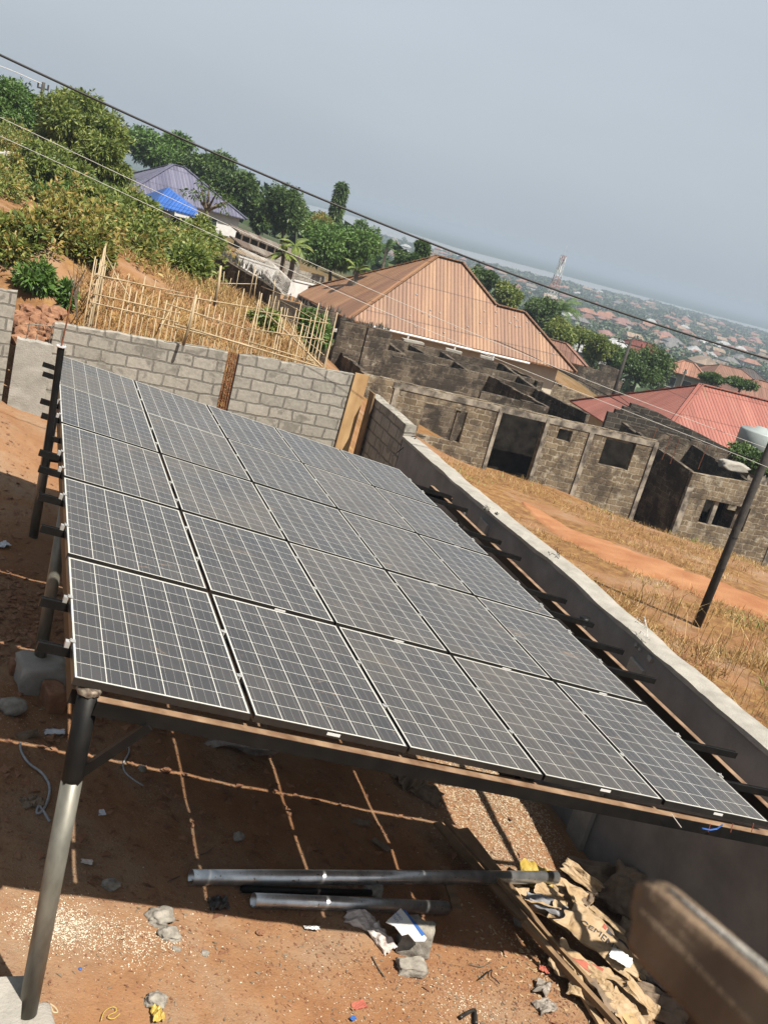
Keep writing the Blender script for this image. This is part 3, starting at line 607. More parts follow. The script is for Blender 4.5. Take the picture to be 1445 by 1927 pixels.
for (x, y) in ((1050, 1045), (1215, 1185), (1216, 1198), (1270, 1390)):
    p = ax_(x, y, 6.03); mb = MB()
    for k in range(3):
        q = p + (0, 0, .03); pts = [q]
        for s in range(6): q = q + np.array([random.uniform(-.03, .02), random.uniform(-.05, .05), random.uniform(-.035, .04)]); pts.append(q)
        mb.tube(pts, .004, 5)
    obj('binding_wire', mb, 'wire' if x != 1050 else 'cable', rw)
# unplastered block segment nearer the corner
sg = thing('yard_wall', 'short unplastered grey block wall in the far right corner of the yard, higher than the plastered one', 'wall', (6.13, 12.2, -3.4), 'yard boundary walls')
zl = [(0, ax_(768, 800, 6.02)[2] + .0), (1, ax_(700, 748, 6.02)[2] + .06)]
obj('wall_face', rough_prism(6.12, 11.15, 6.12, YB + .1, .21, -3.7, zl, 24, 12, .01, 7), 'newblock', sg)
# back walls
def bwall(xl, yl, xr, yr, label, name='block_wall', mat='newblock', th=.2, zb=-3.2, seed=0, dy=0.0, nx=30, cat='wall', off=0):
    a = XB(xl, yl); b = XB(xr, yr)
    t = obj(name, rough_prism(a[0], YB + th / 2 + dy, b[0], YB + th / 2 + dy, th, zb, [(0, a[1]), (1, b[1])], nx, 14, .012, seed), mat, label=label, cat=cat, group='yard boundary walls')
    return t
bwall(-90, 530, 34, 548, 'tall grey block wall at the left end of the back wall, higher than the rest', seed=11)
bwall(33, 636, 101, 648, 'pale cast concrete column between two block walls at the left of the yard', 'concrete_column', 'concrete', .24, -3.2, 12, -.05, cat='column')
bwall(104, 608, 430, 663, 'grey block wall behind the farthest panels, between the concrete column and the rebar gap', seed=13, nx=60)
bwall(452, 666, 668, 706, 'grey block wall between the rebar gap and the upright plank', seed=14, nx=40)
def rebar(xa, xb, y0p, name, label, zlo, ztop, n=4):
    t = thing(name, label, 'rebar', (XB((xa + xb) / 2, y0p)[0], YB + .1, zlo)); xs = np.linspace(XB(xa, y0p)[0], XB(xb, y0p)[0], n)
    for i, x in enumerate(xs):
        for yy in (YB + .04, YB + .16)[: 2 if n > 3 else 1]:
            obj('bar', MB().tube([(x, yy, zlo), (x + .01 * math.sin(i), yy, ztop)], .007, 6), 'rust', t)
    z = zlo + .1
    while z < ztop:
        mb = MB(); a, b, c_, d_ = (xs[0] - .01, YB + .03, z), (xs[-1] + .01, YB + .03, z + .02), (xs[-1] + .01, YB + .17, z), (xs[0] - .01, YB + .17, z)
        mb.tube([a, b, c_, d_, a], .005, 5); obj('stirrup', mb, 'rust', t); z += .17
    return t
rebar(433, 449, 665, 'rebar_cage', 'rusty rebar cage of a column not yet cast in the gap of the back wall', -2.9, XB(440, 664)[1] - .02)
t = thing('rebar_stubs', 'thin steel bars sticking up from the cast column at the left', 'rebar', (XB(70, 640)[0], YB + .1, XB(70, 640)[1] - .1))
for x in (49, 68, 94): a = XB(x, 640); obj('bar', MB().tube([(a[0], YB + .06, a[1] - .1), (a[0] + .02, YB + .06, a[1] + .30)], .008, 6), 'galv', t)
a = XB(46, 640); b = XB(96, 640); obj('tie_bar', MB().tube([(a[0] - .03, YB + .07, a[1] + .27), (b[0] + .02, YB + .05, b[1] + .24)], .010, 6), 'galv', t)
# formwork plank in the corner
pl = thing('formwork_plank', 'tall raw timber plank standing upright in the corner of the two block walls', 'plank', (5.7, YB, -3.2))
a = ay(668, 703, YB - .02); b = ay(694, 707, YB - .02)
obj('board', MB().beam(((a[0] + b[0]) / 2 - .06, YB - .045, -3.2), ((a[0] + b[0]) / 2, YB - .035, a[2] + .02), b[0] - a[0], .03, (0, 1, 0)), 'wood', pl)
obj('side_board', MB().beam((5.93, YB - .25, -3.2), (5.95, YB - .25, a[2] - .25), .03, .28, (0, 1, 0)), 'oldwood', pl)
# meter box
mb = thing('junction_box', 'small pale electrical box with a looped cable on the wall end in the far corner', 'electrical box', ax_(770, 845, 5.96))
c = ay(772, 840, 11.08); obj('box_body', MB().box((c[0] - .02, 11.03, c[2]), (.15, .10, .32)), 'white', mb)
obj('box_lid', MB().box((c[0] - .02, 10.975, c[2]), (.13, .012, .29)), 'tank', mb)
lp = [c + np.array([.02 + .28 * (1 - math.cos(a_)) * -.6, -.1, .20 * math.cos(a_) + .0]) for a_ in np.linspace(-.3, 3.0, 14)]
obj('cable_loop', MB().tube(lp, .008, 6), 'cable', mb)
obj('cable_loop', MB().tube([c + (-.05, -.05, .19), c + (.05, -.08, .23), c + (.22, .0, .22)], .010, 6), 'cable', mb)

# ================================================================== THINGS LYING IN THE YARD
def cyl_hollow(name, a, b, r, label, mat='galvb', cat='steel pipe', seed=0):
    a = np.array(a, float); b = np.array(b, float); d = (b - a) / np.linalg.norm(b - a); x = np.cross(d, (0, 0, 1)); x /= np.linalg.norm(x); y = np.cross(x, d); n = 28
    mbb = MB(); V = []
    for (P, rr) in ((a, r), (b, r), (b, r * .93), (a, r * .93)):
        V += [P + rr * (x * math.cos(2 * math.pi * k / n) + y * math.sin(2 * math.pi * k / n)) for k in range(n)]
    Fc = []
    for i in range(4):
        j = (i + 1) % 4; Fc += [(i * n + k, i * n + (k + 1) % n, j * n + (k + 1) % n, j * n + k) for k in range(n)]
    # blank bottom inside so the bore reads dark
    mbb.add(V, Fc); o = obj(name, mbb, mat, label=label, cat=cat, group='steel pipes lying under the rack')
    o.data.polygons.foreach_set('use_smooth', [(i // n) in (0, 2) for i in range(len(o.data.polygons))]); return o
def on_ray_z(x, y, lift): p = gp(x, y); return az(x, y, p[2] + lift)
R1 = .060
a = on_ray_z(360, 1651, R1 + .01); b = on_ray_z(1046, 1651, R1 + .20); cyl_hollow('steel_pipe', a, b, R1, 'longest shiny galvanised pipe lying on the yard floor, its left end under the rack shadow')
a = on_ray_z(477, 1694, R1 + .01); b = on_ray_z(840, 1708, R1 + .03); cyl_hollow('steel_pipe', a, b, R1 * .93, 'shorter bright galvanised pipe lying in front of the long one')
a = on_ray_z(455, 1673, .03); b = on_ray_z(700, 1681, .035); cyl_hollow('steel_pipe', a, b, .030, 'thin dark pipe lying between the long and the short bright pipes', 'black')
def plank(px0, px1, w_, th, lift0, lift1, label, mat='oldwood', name='plank', up=(0, 0, 1), cat='plank'):
    a = on_ray_z(*px0, lift0); b = on_ray_z(*px1, lift1); mbx = MB(); n = 9; r = random.Random(sum(px0))
    pts = [a + (b - a) * t for t in np.linspace(0, 1, n)]; d = (b - a) / np.linalg.norm(b - a); x = np.cross(d, up); x /= np.linalg.norm(x); z = np.cross(x, d); V = []
    for p in pts:
        e = r.uniform(-.008, .008)
        for s, h in ((-1, -1), (1, -1), (1, 1), (-1, 1)): V.append(p + x * (s * w_ / 2 * (1 + e * 3)) + z * (h * th / 2 + e))
    Fc = [(i * 4 + k, i * 4 + (k + 1) % 4, (i + 1) * 4 + (k + 1) % 4, (i + 1) * 4 + k) for i in range(n - 1) for k in range(4)] + [(3, 2, 1, 0), ((n - 1) * 4, (n - 1) * 4 + 1, (n - 1) * 4 + 2, (n - 1) * 4 + 3)]
    return obj(name, mbx.add(V, Fc), mat, label=label, cat=cat, group='planks and sticks lying in the yard')
plank((822, 1548), (985, 1730), .09, .025, .18, .22, 'dirty plank lying slantwise across the long pipe, left one of the crossing pair')
plank((868, 1560), (1090, 1850), .15, .025, .24, .16, 'wide brown plank running from under the rack down across both pipes')
plank((838, 1545), (1120, 1860), .035, .035, .30, .24, 'long thin dark batten lying along the wide plank')
plank((985, 1735), (1190, 1960), .05, .05, .26, .2, 'brown pole lying along the left edge of the paper bag heap')
plank((1120, 1840), (1240, 1990), .12, .03, .12, .16, 'bare plank sticking out of the cement bags at the bottom edge', 'wood')
plank((836, 1632), (860, 1714), .085, .03, .17, .15, 'short nail pierced board leaning over the long pipe', 'oldwood')
plank((1100, 1880), (1165, 1990), .05, .03, .1, .1, 'narrow split board beside the pole at the bottom edge', 'paperbag')

def crumple(name, label, cat, pc, size, rz, mat, lift=.05, seed=0, thick=.35, amp=.20, tilt=(0, 0), group=None, n=34, at=None, fold=1.0, text=None, subm=None):
    """crumpled sack or sheet: a pillow with sharp folds"""
    c = (at if at is not None else gp(*pc)) + (0, 0, lift); r = np.random.default_rng(seed); k = n
    u, v = np.meshgrid(np.linspace(-1, 1, k), np.linspace(-1, 1, k), indexing='ij'); sx, sy = size
    a0 = r.uniform(0, 3.14); dirs = [(a0 + r.normal() * (.35 if q_ % 3 else 1.2), r.uniform(.8, 4.2), r.uniform(0, 6.28)) for q_ in range(9)]; thick = thick * .6; amp = amp * 1.15
    def ridg(u, v):
        h = 0
        for a, f, p_ in dirs: h = h + (np.abs(((u * math.cos(a) + v * math.sin(a)) * f + p_) % 2 - 1) - .5) / (f ** .6)
        return h / 2.3
    edge = 1 - .22 * ridg(u * 1.3 + 3, v * 1.3) * (np.maximum(abs(u), abs(v)) ** 4)
    def hgt(u, v, s): return s * thick * min(sx, sy) * .5 * np.clip((1 - abs(u) ** 3) * (1 - abs(v) ** 3), 0, 1) ** .5 + amp * min(sx, sy) * ridg(u, v) * fold
    X = u * sx / 2 * edge; Y = v * sy / 2 * edge; ca, sa = math.cos(rz), math.sin(rz); V = []
    Rm = _rx(tilt[0]) @ _ry(tilt[1])
    def place(X, Y, Z):
        P = np.stack([X, Y, Z], -1).reshape(-1, 3) @ Rm.T; x = P[:, 0] * ca - P[:, 1] * sa; y = P[:, 0] * sa + P[:, 1] * ca
        return np.stack([x + c[0], y + c[1], P[:, 2] + c[2]], 1)
    A = place(X, Y, hgt(u, v, 1)); B = place(X, Y, hgt(u, v, -1) - .004)
    Q = [(i * k + j, (i + 1) * k + j, (i + 1) * k + j + 1, i * k + j + 1) for i in range(k - 1) for j in range(k - 1)]
    mbx = MB(); mbx.add(A, Q); mbx.add(B, [q[::-1] for q in Q]); per = [i * k for i in range(k)] + [(k - 1) * k + j for j in range(1, k)] + [i * k + k - 1 for i in range(k - 2, -1, -1)] + [j for j in range(k - 2, 0, -1)]
    m0 = k * k; mbx.f += [(per[i], per[(i + 1) % len(per)], m0 + per[(i + 1) % len(per)], m0 + per[i]) for i in range(len(per))]
    if text:
        root = thing(name, label, cat, c, group); o = obj('paper_body', mbx, mat, root)
        for (s, tx, tu, tv, tm, rot) in text:
            cu = bpy.data.curves.new('t', 'FONT'); cu.body = tx; cu.size = s; cu.align_x = 'CENTER'; cu.align_y = 'CENTER'; to = bpy.data.objects.new('t', cu); scn.collection.objects.link(to)
            cu.resolution_u = 3; dg = bpy.context.evaluated_depsgraph_get(); me = to.evaluated_get(dg).to_mesh(); P = np.array([v.co[:] for v in me.vertices]); fs = [tuple(p.vertices) for p in me.polygons]; to.evaluated_get(dg).to_mesh_clear(); bpy.data.objects.remove(to)
            cr, sr = math.cos(rot), math.sin(rot); x = P[:, 0] * cr - P[:, 1] * sr + tu * sx / 2; y = P[:, 0] * sr + P[:, 1] * cr + tv * sy / 2
            z = hgt(x / sx * 2, y / sy * 2, 1) + .006; obj('lettering', MB().add(place(x, y, z), fs), tm, root)
        if subm:
            for (tu, tv, w_, h_, tm) in subm:
                uu, vv = np.meshgrid(np.linspace(tu - w_ / 2, tu + w_ / 2, 7), np.linspace(tv - h_ / 2, tv + h_ / 2, 7), indexing='ij')
                P = place(uu * sx / 2, vv * sy / 2, hgt(uu, vv, 1) + .004); obj('printed_block', MB().add(P, [(i * 7 + j, (i + 1) * 7 + j, (i + 1) * 7 + j + 1, i * 7 + j + 1) for i in range(6) for j in range(6)]), tm, root)
        return root
    return obj(name, mbx, mat, label=label, cat=cat, group=group)
G = 'torn paper bags heaped by the wall'
crumple('yellow_sack', 'torn yellow plastic sack on top of the rubbish by the end of the long pipe', 'sack', (1005, 1680), (.42, .26), -.7, 'yellow', .16, 3, .3, .28, (.3, .3), 'rubbish heaped by the wall')
crumple('paper_bag', 'brown paper bag under the yellow sack', 'paper bag', (985, 1700), (.52, .22), -.75, 'paperbag', .08, 4, .3, .22, (.1, .1), G)
crumple('paper_bag', 'crumpled brown paper bag right of the yellow sack', 'paper bag', (1055, 1700), (.55, .26), -.75, 'paperbag', .16, 5, .4, .30, (.2, .2), G)
crumple('paper_bag', 'upright folded paper bag behind the crumpled one', 'paper bag', (1080, 1690), (.42, .16), -.95, 'paperbag', .26, 6, .3, .25, (.5, .2), G)
crumple('paper_bag', 'long flattened paper bag in the middle of the heap', 'paper bag', (1110, 1755), (.75, .24), -.8, 'paperbag', .15, 7, .3, .24, (.1, .2), G)
crumple('grey_rag', 'grey and blue rag stuffed between plank and paper bags', 'rag', (1020, 1730), (.40, .16), -.5, 'greycloth', .16, 8, .4, .40, (.1, .1), 'rubbish heaped by the wall')
crumple('cement_bag', 'brown cement bag printed CEMENT with dark blocks lying on the heap', 'cement bag', (1118, 1812), (.78, .38), -.86, 'paperbag', .25, 9, .35, .13, (.05, .25), G,
        text=[(.105, 'CEMENT', -.12, -.1, 'ink', 0)], subm=[(.02, .6, .16, .4, 'ink'), (.40, .6, .3, .25, 'ink'), (-.14, .62, .1, .3, 'redink')])
crumple('paper_bag', 'pale brown bag with faded red print near the brown pole', 'paper bag', (1085, 1850), (.55, .33), -.8, 'paperbag', .14, 10, .35, .2, (.1, .1), G,
        text=[(.07, 'CEM', .5, -.2, 'ink', .3)], subm=[(-.1, .1, .7, .35, 'redink'), (.35, .45, .4, .2, 'redink')])
crumple('paper_bag', 'shredded brown bag with yellow scraps at the bottom of the heap', 'paper bag', (1105, 1895), (.42, .24), -.6, 'paperbag', .14, 11, .4, .35, (.1, .1), G)
crumple('paper_bag', 'dusty brown bag at the lower right of the heap', 'paper bag', (1170, 1890), (.55, .28), -1.0, 'paperbag', .10, 12, .4, .3, (.1, .1), G)
crumple('cardboard_scrap', 'white and brown cardboard scrap on the heap', 'cardboard', (1148, 1852), (.2, .14), -.7, 'white', .30, 13, .05, .06, (.1, .1))
crumple('dark_sack', 'large dusty dark sack standing against the shaded wall', 'sack', (1165, 1725), (.52, .46), -1.0, 'paperdark', .30, 14, .5, .22, (.8, -.2), 'rubbish heaped by the wall')
crumple('dark_sack', 'dusty dark sack folded behind the end of the long pipe', 'sack', (1110, 1665), (.6, .30), -.4, 'paperdark', .14, 15, .5, .3, (.3, 0), 'rubbish heaped by the wall')
crumple('dark_sack', 'dark torn sack low in the shade below the standing one', 'sack', (1190, 1800), (.45, .30), -1.0, 'paperdark', .14, 16, .5, .3, (.2, 0), 'rubbish heaped by the wall')
crumple('dark_sack', 'greyish plastic sack half hidden at the foot of the shaded wall', 'sack', (1230, 1850), (.42, .26), -.7, 'dirtysheet', .12, 17, .5, .3, (.2, 0), 'rubbish heaped by the wall')
crumple('dark_sack', 'wide dusty sack at the bottom right edge', 'sack', (1225, 1905), (.55, .3), -.5, 'paperdark', .12, 18, .5, .25, (.2, 0), 'rubbish heaped by the wall')
crumple('clear_bag', 'crumpled clear plastic bag on the earth left of the brown pole', 'plastic bag', (1022, 1900), (.17, .13), .2, 'dirtysheet', .04, 19, .5, .35, group='plastic litter')
crumple('clear_bag', 'smaller crumpled clear bag above the other near the pole', 'plastic bag', (1018, 1865), (.15, .12), .9, 'dirtysheet', .04, 20, .5, .35, group='plastic litter')
crumple('pink_wrapper', 'small pink wrapper by the brown pole', 'wrapper', (1021, 1832), (.09, .06), -.6, 'redink', .05, 21, .3, .3)
crumple('dirty_sheet', 'long dirty translucent plastic sheet crumpled on the shaded ground under the front beam', 'plastic sheet', (440, 1402), (.78, .30), -.15, 'dirtysheet', .05, 22, .4, .35, n=34)
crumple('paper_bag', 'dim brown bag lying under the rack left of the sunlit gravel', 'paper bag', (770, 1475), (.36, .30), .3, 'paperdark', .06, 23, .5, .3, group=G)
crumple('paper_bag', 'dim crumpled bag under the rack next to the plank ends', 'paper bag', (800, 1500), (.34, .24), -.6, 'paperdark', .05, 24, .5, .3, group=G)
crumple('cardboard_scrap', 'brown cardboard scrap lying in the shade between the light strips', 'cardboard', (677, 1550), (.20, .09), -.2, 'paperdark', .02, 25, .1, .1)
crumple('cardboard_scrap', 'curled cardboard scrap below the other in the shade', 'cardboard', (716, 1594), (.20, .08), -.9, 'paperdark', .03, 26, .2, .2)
crumple('cardboard_scrap', 'bent cardboard scrap under the middle of the front beam', 'cardboard', (600, 1425), (.14, .12), .2, 'paperdark', .03, 61, .1, .1)
crumple('white_bag', 'dirty white plastic bag open on the sunlit earth left of the broken blocks', 'plastic bag', (676, 1738), (.27, .17), -.35, 'whiteplastic', .04, 27, .6, .26, (.1, .1))
crumple('white_bag', 'loose mouth of a grey white plastic bag curling towards the broken blocks', 'plastic bag', (715, 1775), (.25, .13), -1.15, 'whiteplastic', .05, 28, .7, .3, (.2, .2))
crumple('black_bag', 'small black plastic bag crumpled on the sunlit earth', 'plastic bag', (410, 1706), (.16, .12), .1, 'blackplastic', .035, 29, .7, .4, n=14)
crumple('paper_scrap', 'torn white paper lying in the shade left of the near post', 'paper', (103, 1380), (.17, .08), .1, 'paper', .02, 30, .1, .2, n=12)
crumple('paper_scrap', 'small square of pale paper in the shade right of the near post', 'paper', (188, 1531), (.09, .07), .3, 'paper', .01, 31, .05, .05, n=8)
crumple('paper_scrap', 'folded grey paper at the left edge behind the posts', 'paper', (6, 1028), (.16, .12), .8, 'paper', .03, 32, .2, .2, n=10)
crumple('wrapper', 'crushed red and white wrapper on the shadow edge', 'wrapper', (163, 1625), (.08, .055), -.1, 'whiteplastic', .02, 33, .2, .2, n=8)
crumple('wrapper', 'silver crumpled wrapper on the sunlit earth below the short pipe', 'wrapper', (586, 1749), (.12, .035), -.1, 'alu', .02, 34, .3, .3, n=10)
crumple('red_scrap', 'torn red and white printed scrap near the bottom edge', 'scrap', (675, 1893), (.11, .07), .25, 'redink', .012, 35, .05, .1, n=8)
crumple('blue_scrap', 'small blue and pink scrap at the bottom edge', 'scrap', (664, 1918), (.045, .035), .6, 'bluepaint', .012, 36, .05, .1, n=8)
crumple('yellow_twist', 'bundle of yellow twine at the bottom edge', 'twine', (295, 1912), (.07, .12), .1, 'yellow', .03, 37, .6, .4, n=16)
crumple('cardboard_scrap', 'torn cardboard scraps beside the cord left of the near post', 'cardboard', (60, 1512), (.16, .13), .4, 'paperdark', .02, 38, .2, .3, n=10)
crumple('cardboard_scrap', 'ragged cardboard bits behind the white paper', 'cardboard', (52, 1385), (.2, .1), .4, 'paperdark', .02, 39, .2, .4, n=12)
for i, (x, y, s, lb, mt_) in enumerate(((208, 1670, .062, 'round grey stone exactly on the edge of the rack shadow', 'rock'), (300, 1732, .095, 'flat pale stone, topmost of three on the sunlit earth', 'rock'), (318, 1765, .075, 'pale stone in the middle of the group of three', 'rock'), (331, 1790, .035, 'smallest pale stone below the group of three', 'rock'),
                                   (449, 1578, .05, 'grey stone in the shade between two light strips', 'rock'), (700, 1680, .09, 'grey stone under the short pipe end', 'rock'), (594, 1600, .03, 'small brown stone in the shade', 'laterite'), (312, 1452, .04, 'brown clod beside the leftmost light strip crossing', 'laterite'),
                                   (266, 1449, .04, 'pale broken lump between the cord and the clod', 'rock'), (358, 1556, .035, 'brown stone interrupting the left light strip', 'laterite'), (292, 1888, .07, 'grey stone half buried above the yellow twine', 'rock'), (490, 1757, .03, 'orange clod on the sunlit earth', 'laterite'), (385, 1797, .03, 'little pale stone right of the group of three', 'rock'), (975, 1738, .06, 'grey stone beside the plank edge', 'rock'), (592, 1512, .045, 'dark stone in the middle of the shaded ground', 'laterite'))):
    rock('stone', lb, 'stone', gp(x, y) + (0, 0, s * .35), (s, s * .85, s * .6), 40 + i, mt_, 4, .42, 'loose stones')
# torn flat sheets on the heap
wr_ = random.Random(12)
hp_ = [(1010, 1728), (1022, 1712), (1062, 1722), (1085, 1716), (1048, 1748), (1092, 1745), (1128, 1765), (1150, 1800), (1165, 1830), (1102, 1862), (1140, 1872), (1120, 1905), (1165, 1862), (1188, 1912), (1160, 1925)]
for k_, (x_, y_) in enumerate(hp_):
    crumple('paper_flap', 'torn brown paper flap, %s from the top of the heap by the wall' % ('first', 'second', 'third', 'fourth', 'fifth', 'sixth', 'seventh', 'eighth', 'ninth', 'tenth', 'eleventh', 'twelfth', 'thirteenth', 'fourteenth', 'fifteenth', 'sixteenth', 'seventeenth', 'eighteenth', 'nineteenth', 'twentieth')[k_], 'paper', (x_, y_), (wr_.uniform(.24, .46), wr_.uniform(.08, .2)), -.8 + wr_.uniform(-.7, .7), ('paperbag', 'paperbag', 'paperbag', 'paperdark')[k_ % 4], wr_.uniform(.14, .24), 300 + k_, .04, .16, (wr_.uniform(-.7, .7), wr_.uniform(-.5, .5)), G, n=18)
# broken blocks with the white carton
b1 = rock('broken_block', 'broken half of a grey block standing on the sunlit earth under the white carton', 'block', gp(778, 1800) + (0, .06, .13), (.125, .085, .15), 61, 'rock', 4, .24, 'broken blocks', -.3, .68)
rock('broken_block', 'flat piece of grey block lying below the standing broken block', 'block', gp(772, 1828) + (0, 0, .04), (.11, .07, .05), 62, 'rock', 4, .24, 'broken blocks', -.1, .68)
ct = thing('carton', 'flattened white carton with a blue stripe lying on the broken block', 'carton', gp(778, 1800) + (0, .06, .27))
def cp_(x, y, dz=0): return az(x, y, ct.location.z + .02 + dz + (1740 - y) * .0009)
P = [cp_(726, 1735), (cp_(754, 1709)), cp_(803, 1765), cp_(799, 1771), cp_(780, 1771), cp_(768, 1757), cp_(756, 1760), cp_(742, 1742)]
n_ = len(P); body = MB().add([tuple(p) for p in P] + [tuple(p - np.array([0, 0, .006])) for p in P], [tuple(range(n_))] + [tuple(range(2 * n_ - 1, n_ - 1, -1))] + [(i, n_ + i, n_ + (i + 1) % n_, (i + 1) % n_) for i in range(n_)])
obj('card', body, 'white', ct)
obj('blue_stripe', MB().add([cp_(758, 1711, .003), cp_(763, 1713, .003), cp_(800, 1758, .003), cp_(794, 1762, .003)], [(0, 1, 2, 3)]), 'bluepaint', ct)
for tx, x, y in (('OHM', 751, 1724), ('LMC', 744, 1728)):
    cu = bpy.data.curves.new('t', 'FONT'); cu.body = tx; cu.size = .036; cu.align_x = 'CENTER'; cu.align_y = 'CENTER'; cu.resolution_u = 2; to = bpy.data.objects.new('t', cu); scn.collection.objects.link(to)
    dg = bpy.context.evaluated_depsgraph_get(); me = to.evaluated_get(dg).to_mesh(); Pv = np.array([v.co[:] for v in me.vertices]); fs = [tuple(p.vertices) for p in me.polygons]; to.evaluated_get(dg).to_mesh_clear(); bpy.data.objects.remove(to)
    o0 = cp_(x, y, .004); e1 = cp_(x + 9, y + 12, .004) - o0; e1 /= np.linalg.norm(e1); nn = np.cross(cp_(780, 1760) - cp_(750, 1720), cp_(730, 1735) - cp_(750, 1720)); nn /= np.linalg.norm(nn); nn *= np.sign(nn[2]); e2 = np.cross(nn, e1)
    e1, e2 = -e1, -e2
    obj('lettering', MB().add([o0 + e1 * p[0] + e2 * p[1] for p in Pv], fs), 'bluepaint', ct)
def cord(name, pts, r, mat, label, cat='cord', lift=.01, group=None):
    P = [gp(x, y) + (0, 0, lift) for x, y in pts]; P = np.array(P); t = np.linspace(0, 1, len(P)); tt = np.linspace(0, 1, len(P) * 5)
    Q = np.stack([np.interp(tt, t, P[:, k]) for k in range(3)], 1); k = np.ones(5) / 5; Qp = np.pad(Q, ((2, 2), (0, 0)), 'edge'); Q = np.stack([np.convolve(Qp[:, q], k, 'valid') for q in range(3)], 1)
    return obj(name, MB().tube(Q, r, 7), mat, label=label, cat=cat, group=group, smooth=True)
cord('grey_rope', [(38, 1398), (40, 1418), (55, 1440), (80, 1455), (95, 1480), (92, 1505), (80, 1530), (68, 1535), (72, 1515), (82, 1528), (95, 1550)], .011, 'cord', 'long twisted grey cord snaking on the shaded ground at the far left', group='cords on the ground')
cord('grey_rope', [(265, 1375), (240, 1392), (248, 1402), (236, 1396), (245, 1412), (240, 1425), (231, 1438), (234, 1455), (252, 1470), (272, 1482)], .008, 'cord', 'short kinked grey cord on the shaded ground under the brace', group='cords on the ground')
cord('thin_twig', [(302, 1672), (318, 1660), (340, 1650)], .005, 'bark', 'curved twig at the edge of the shade left of the long pipe', 'twig', group='twigs on the ground')
cord('thin_twig', [(372, 1612), (390, 1606), (402, 1596)], .005, 'bark', 'short twig across the left light strip', 'twig', group='twigs on the ground')
cord('thin_twig', [(698, 1800), (712, 1825), (724, 1842)], .006, 'bark', 'brown twig left of the flat block piece', 'twig', group='twigs on the ground')
cord('black_wire', [(898, 1850), (912, 1838), (925, 1828), (920, 1842), (932, 1850), (938, 1858)], .005, 'cable', 'bent black wire on the sunlit earth near the bottom', 'wire', .03)
cord('dark_offcut', [(862, 1922), (880, 1910), (892, 1905), (893, 1935)], .016, 'blackplastic', 'bent black strip rising at the bottom edge', 'strip', .03)
cord('yellow_loop', [(190, 1925), (195, 1905), (215, 1895), (222, 1905), (200, 1915), (212, 1922), (228, 1908)], .003, 'yellow', 'thin loop of yellow twine at the bottom edge', 'twine')
cord('brown_loop', [(95, 1895), (100, 1908), (110, 1908), (104, 1898), (92, 1890)], .006, 'bamboo', 'small brown ring of rope near the post foot', 'rope')
rock('bottle_top', 'small blue bottle cap on the sunlit earth', 'bottle cap', gp(151, 1826) + (0, 0, .012), (.013, .013, .008), 70, 'bluepaint', 2, .02)
# ground litter nobody could count
def scatter(name, label, spots, size, mat, seed, n, lift=.004, aspect=.6):
    r = np.random.default_rng(seed); V = []; Q = []
    cs = []
    while len(cs) < n:
        (x, y, sx, sy, wgt) = spots[r.choice(len(spots), p=np.array([s[4] for s in spots]) / sum(s[4] for s in spots))]
        cs.append((x + r.normal() * sx, y + r.normal() * sy))
    cs = np.array(cs); k = (cs[:, 0] < 5.8); cs = cs[k]; z = terr(cs[:, 0], cs[:, 1]) + lift
    for (x, y), zz in zip(cs, z):
        s = size * r.uniform(.4, 1.6); a = r.uniform(0, 6.28); t = r.uniform(-.5, .5); b = len(V); e = np.array([math.cos(a), math.sin(a), t * .6]) * s; f = np.array([-math.sin(a), math.cos(a), r.uniform(-.5, .5)]) * s * aspect
        c = np.array([x, y, zz + abs(t) * s * .5]); h = s * .35
        V += [c - e - f * .5, c + f, c + e - f * .3, c + (0, 0, h)]; Q += [(b, b + 1, b + 3, b + 3), (b + 1, b + 2, b + 3, b + 3), (b + 2, b, b + 3, b + 3)]
    T = [q[:3] for q in Q]; return fastmesh(name, np.array(V), np.array(T), mat, label=label, kind='stuff')
cord('thin_twig', [(880, 1815), (905, 1822), (925, 1812)], .004, 'bark', 'curved twig on the sunlit earth right of the block pieces', 'twig', group='twigs on the ground')
A1 = gp(110, 1740); A2 = gp(250, 1770); A3 = gp(880, 1890); A4 = gp(700, 1880); A5 = gp(20, 1350); A6 = gp(550, 1800)
scatter('white_chips', 'spill of white chips and husks on the sunlit earth beside the near post', [(A1[0], A1[1], .15, .13, 5), (A2[0], A2[1], .22, .13, 2.4), (A3[0], A3[1], .22, .14, 1.0), (A4[0], A4[1], .5, .25, .8), (A6[0], A6[1], .8, .4, .6), (A5[0], A5[1], .3, .3, .5)], .0065, 'chips', 1, 4200)
scatter('soil_crumbs', 'loose crumbs of soil and grit on the yard floor', [(2.5, 1.2, 2.0, .9, 4), (1.5, 3, 2.2, 1.2, 3), (-.2, 6, .5, 3, 2), (4.6, 3, .8, 1.5, 2), (4.0, .4, 1, .6, 2)], .012, 'laterite', 2, 12000, .003, .8)
G1 = gp(915, 1540)
scatter('soil_clods', 'rough clods of dark red soil turned up left of the rack', [(-.35, 5.2, .35, .8, 3), (.5, 4.2, .6, 1.0, 2), (2.6, 2.4, 1.6, .8, 2), (-.5, 8.6, .3, 1.5, 1)], .034, 'laterite', 14, 1500, .006, .9)
scatter('yard_shreds', 'small shreds of paper, husk and dry leaf trodden into the yard', [(2.3, 1.0, 1.9, .8, 3), (1.2, 2.8, 1.6, 1.0, 2), (4.2, .6, .8, .6, 2)], .016, 'paperdark', 21, 1500, .004, .5)
scatter('gravel', 'sunlit strip of loose gravel beside the wall under the rack', [(G1[0] + .2, G1[1] + .3, .42, .75, 5), (G1[0] + .5, G1[1] + 2, .4, 1.2, 3)], .010, 'gravelm', 4, 13000, .004, .9)
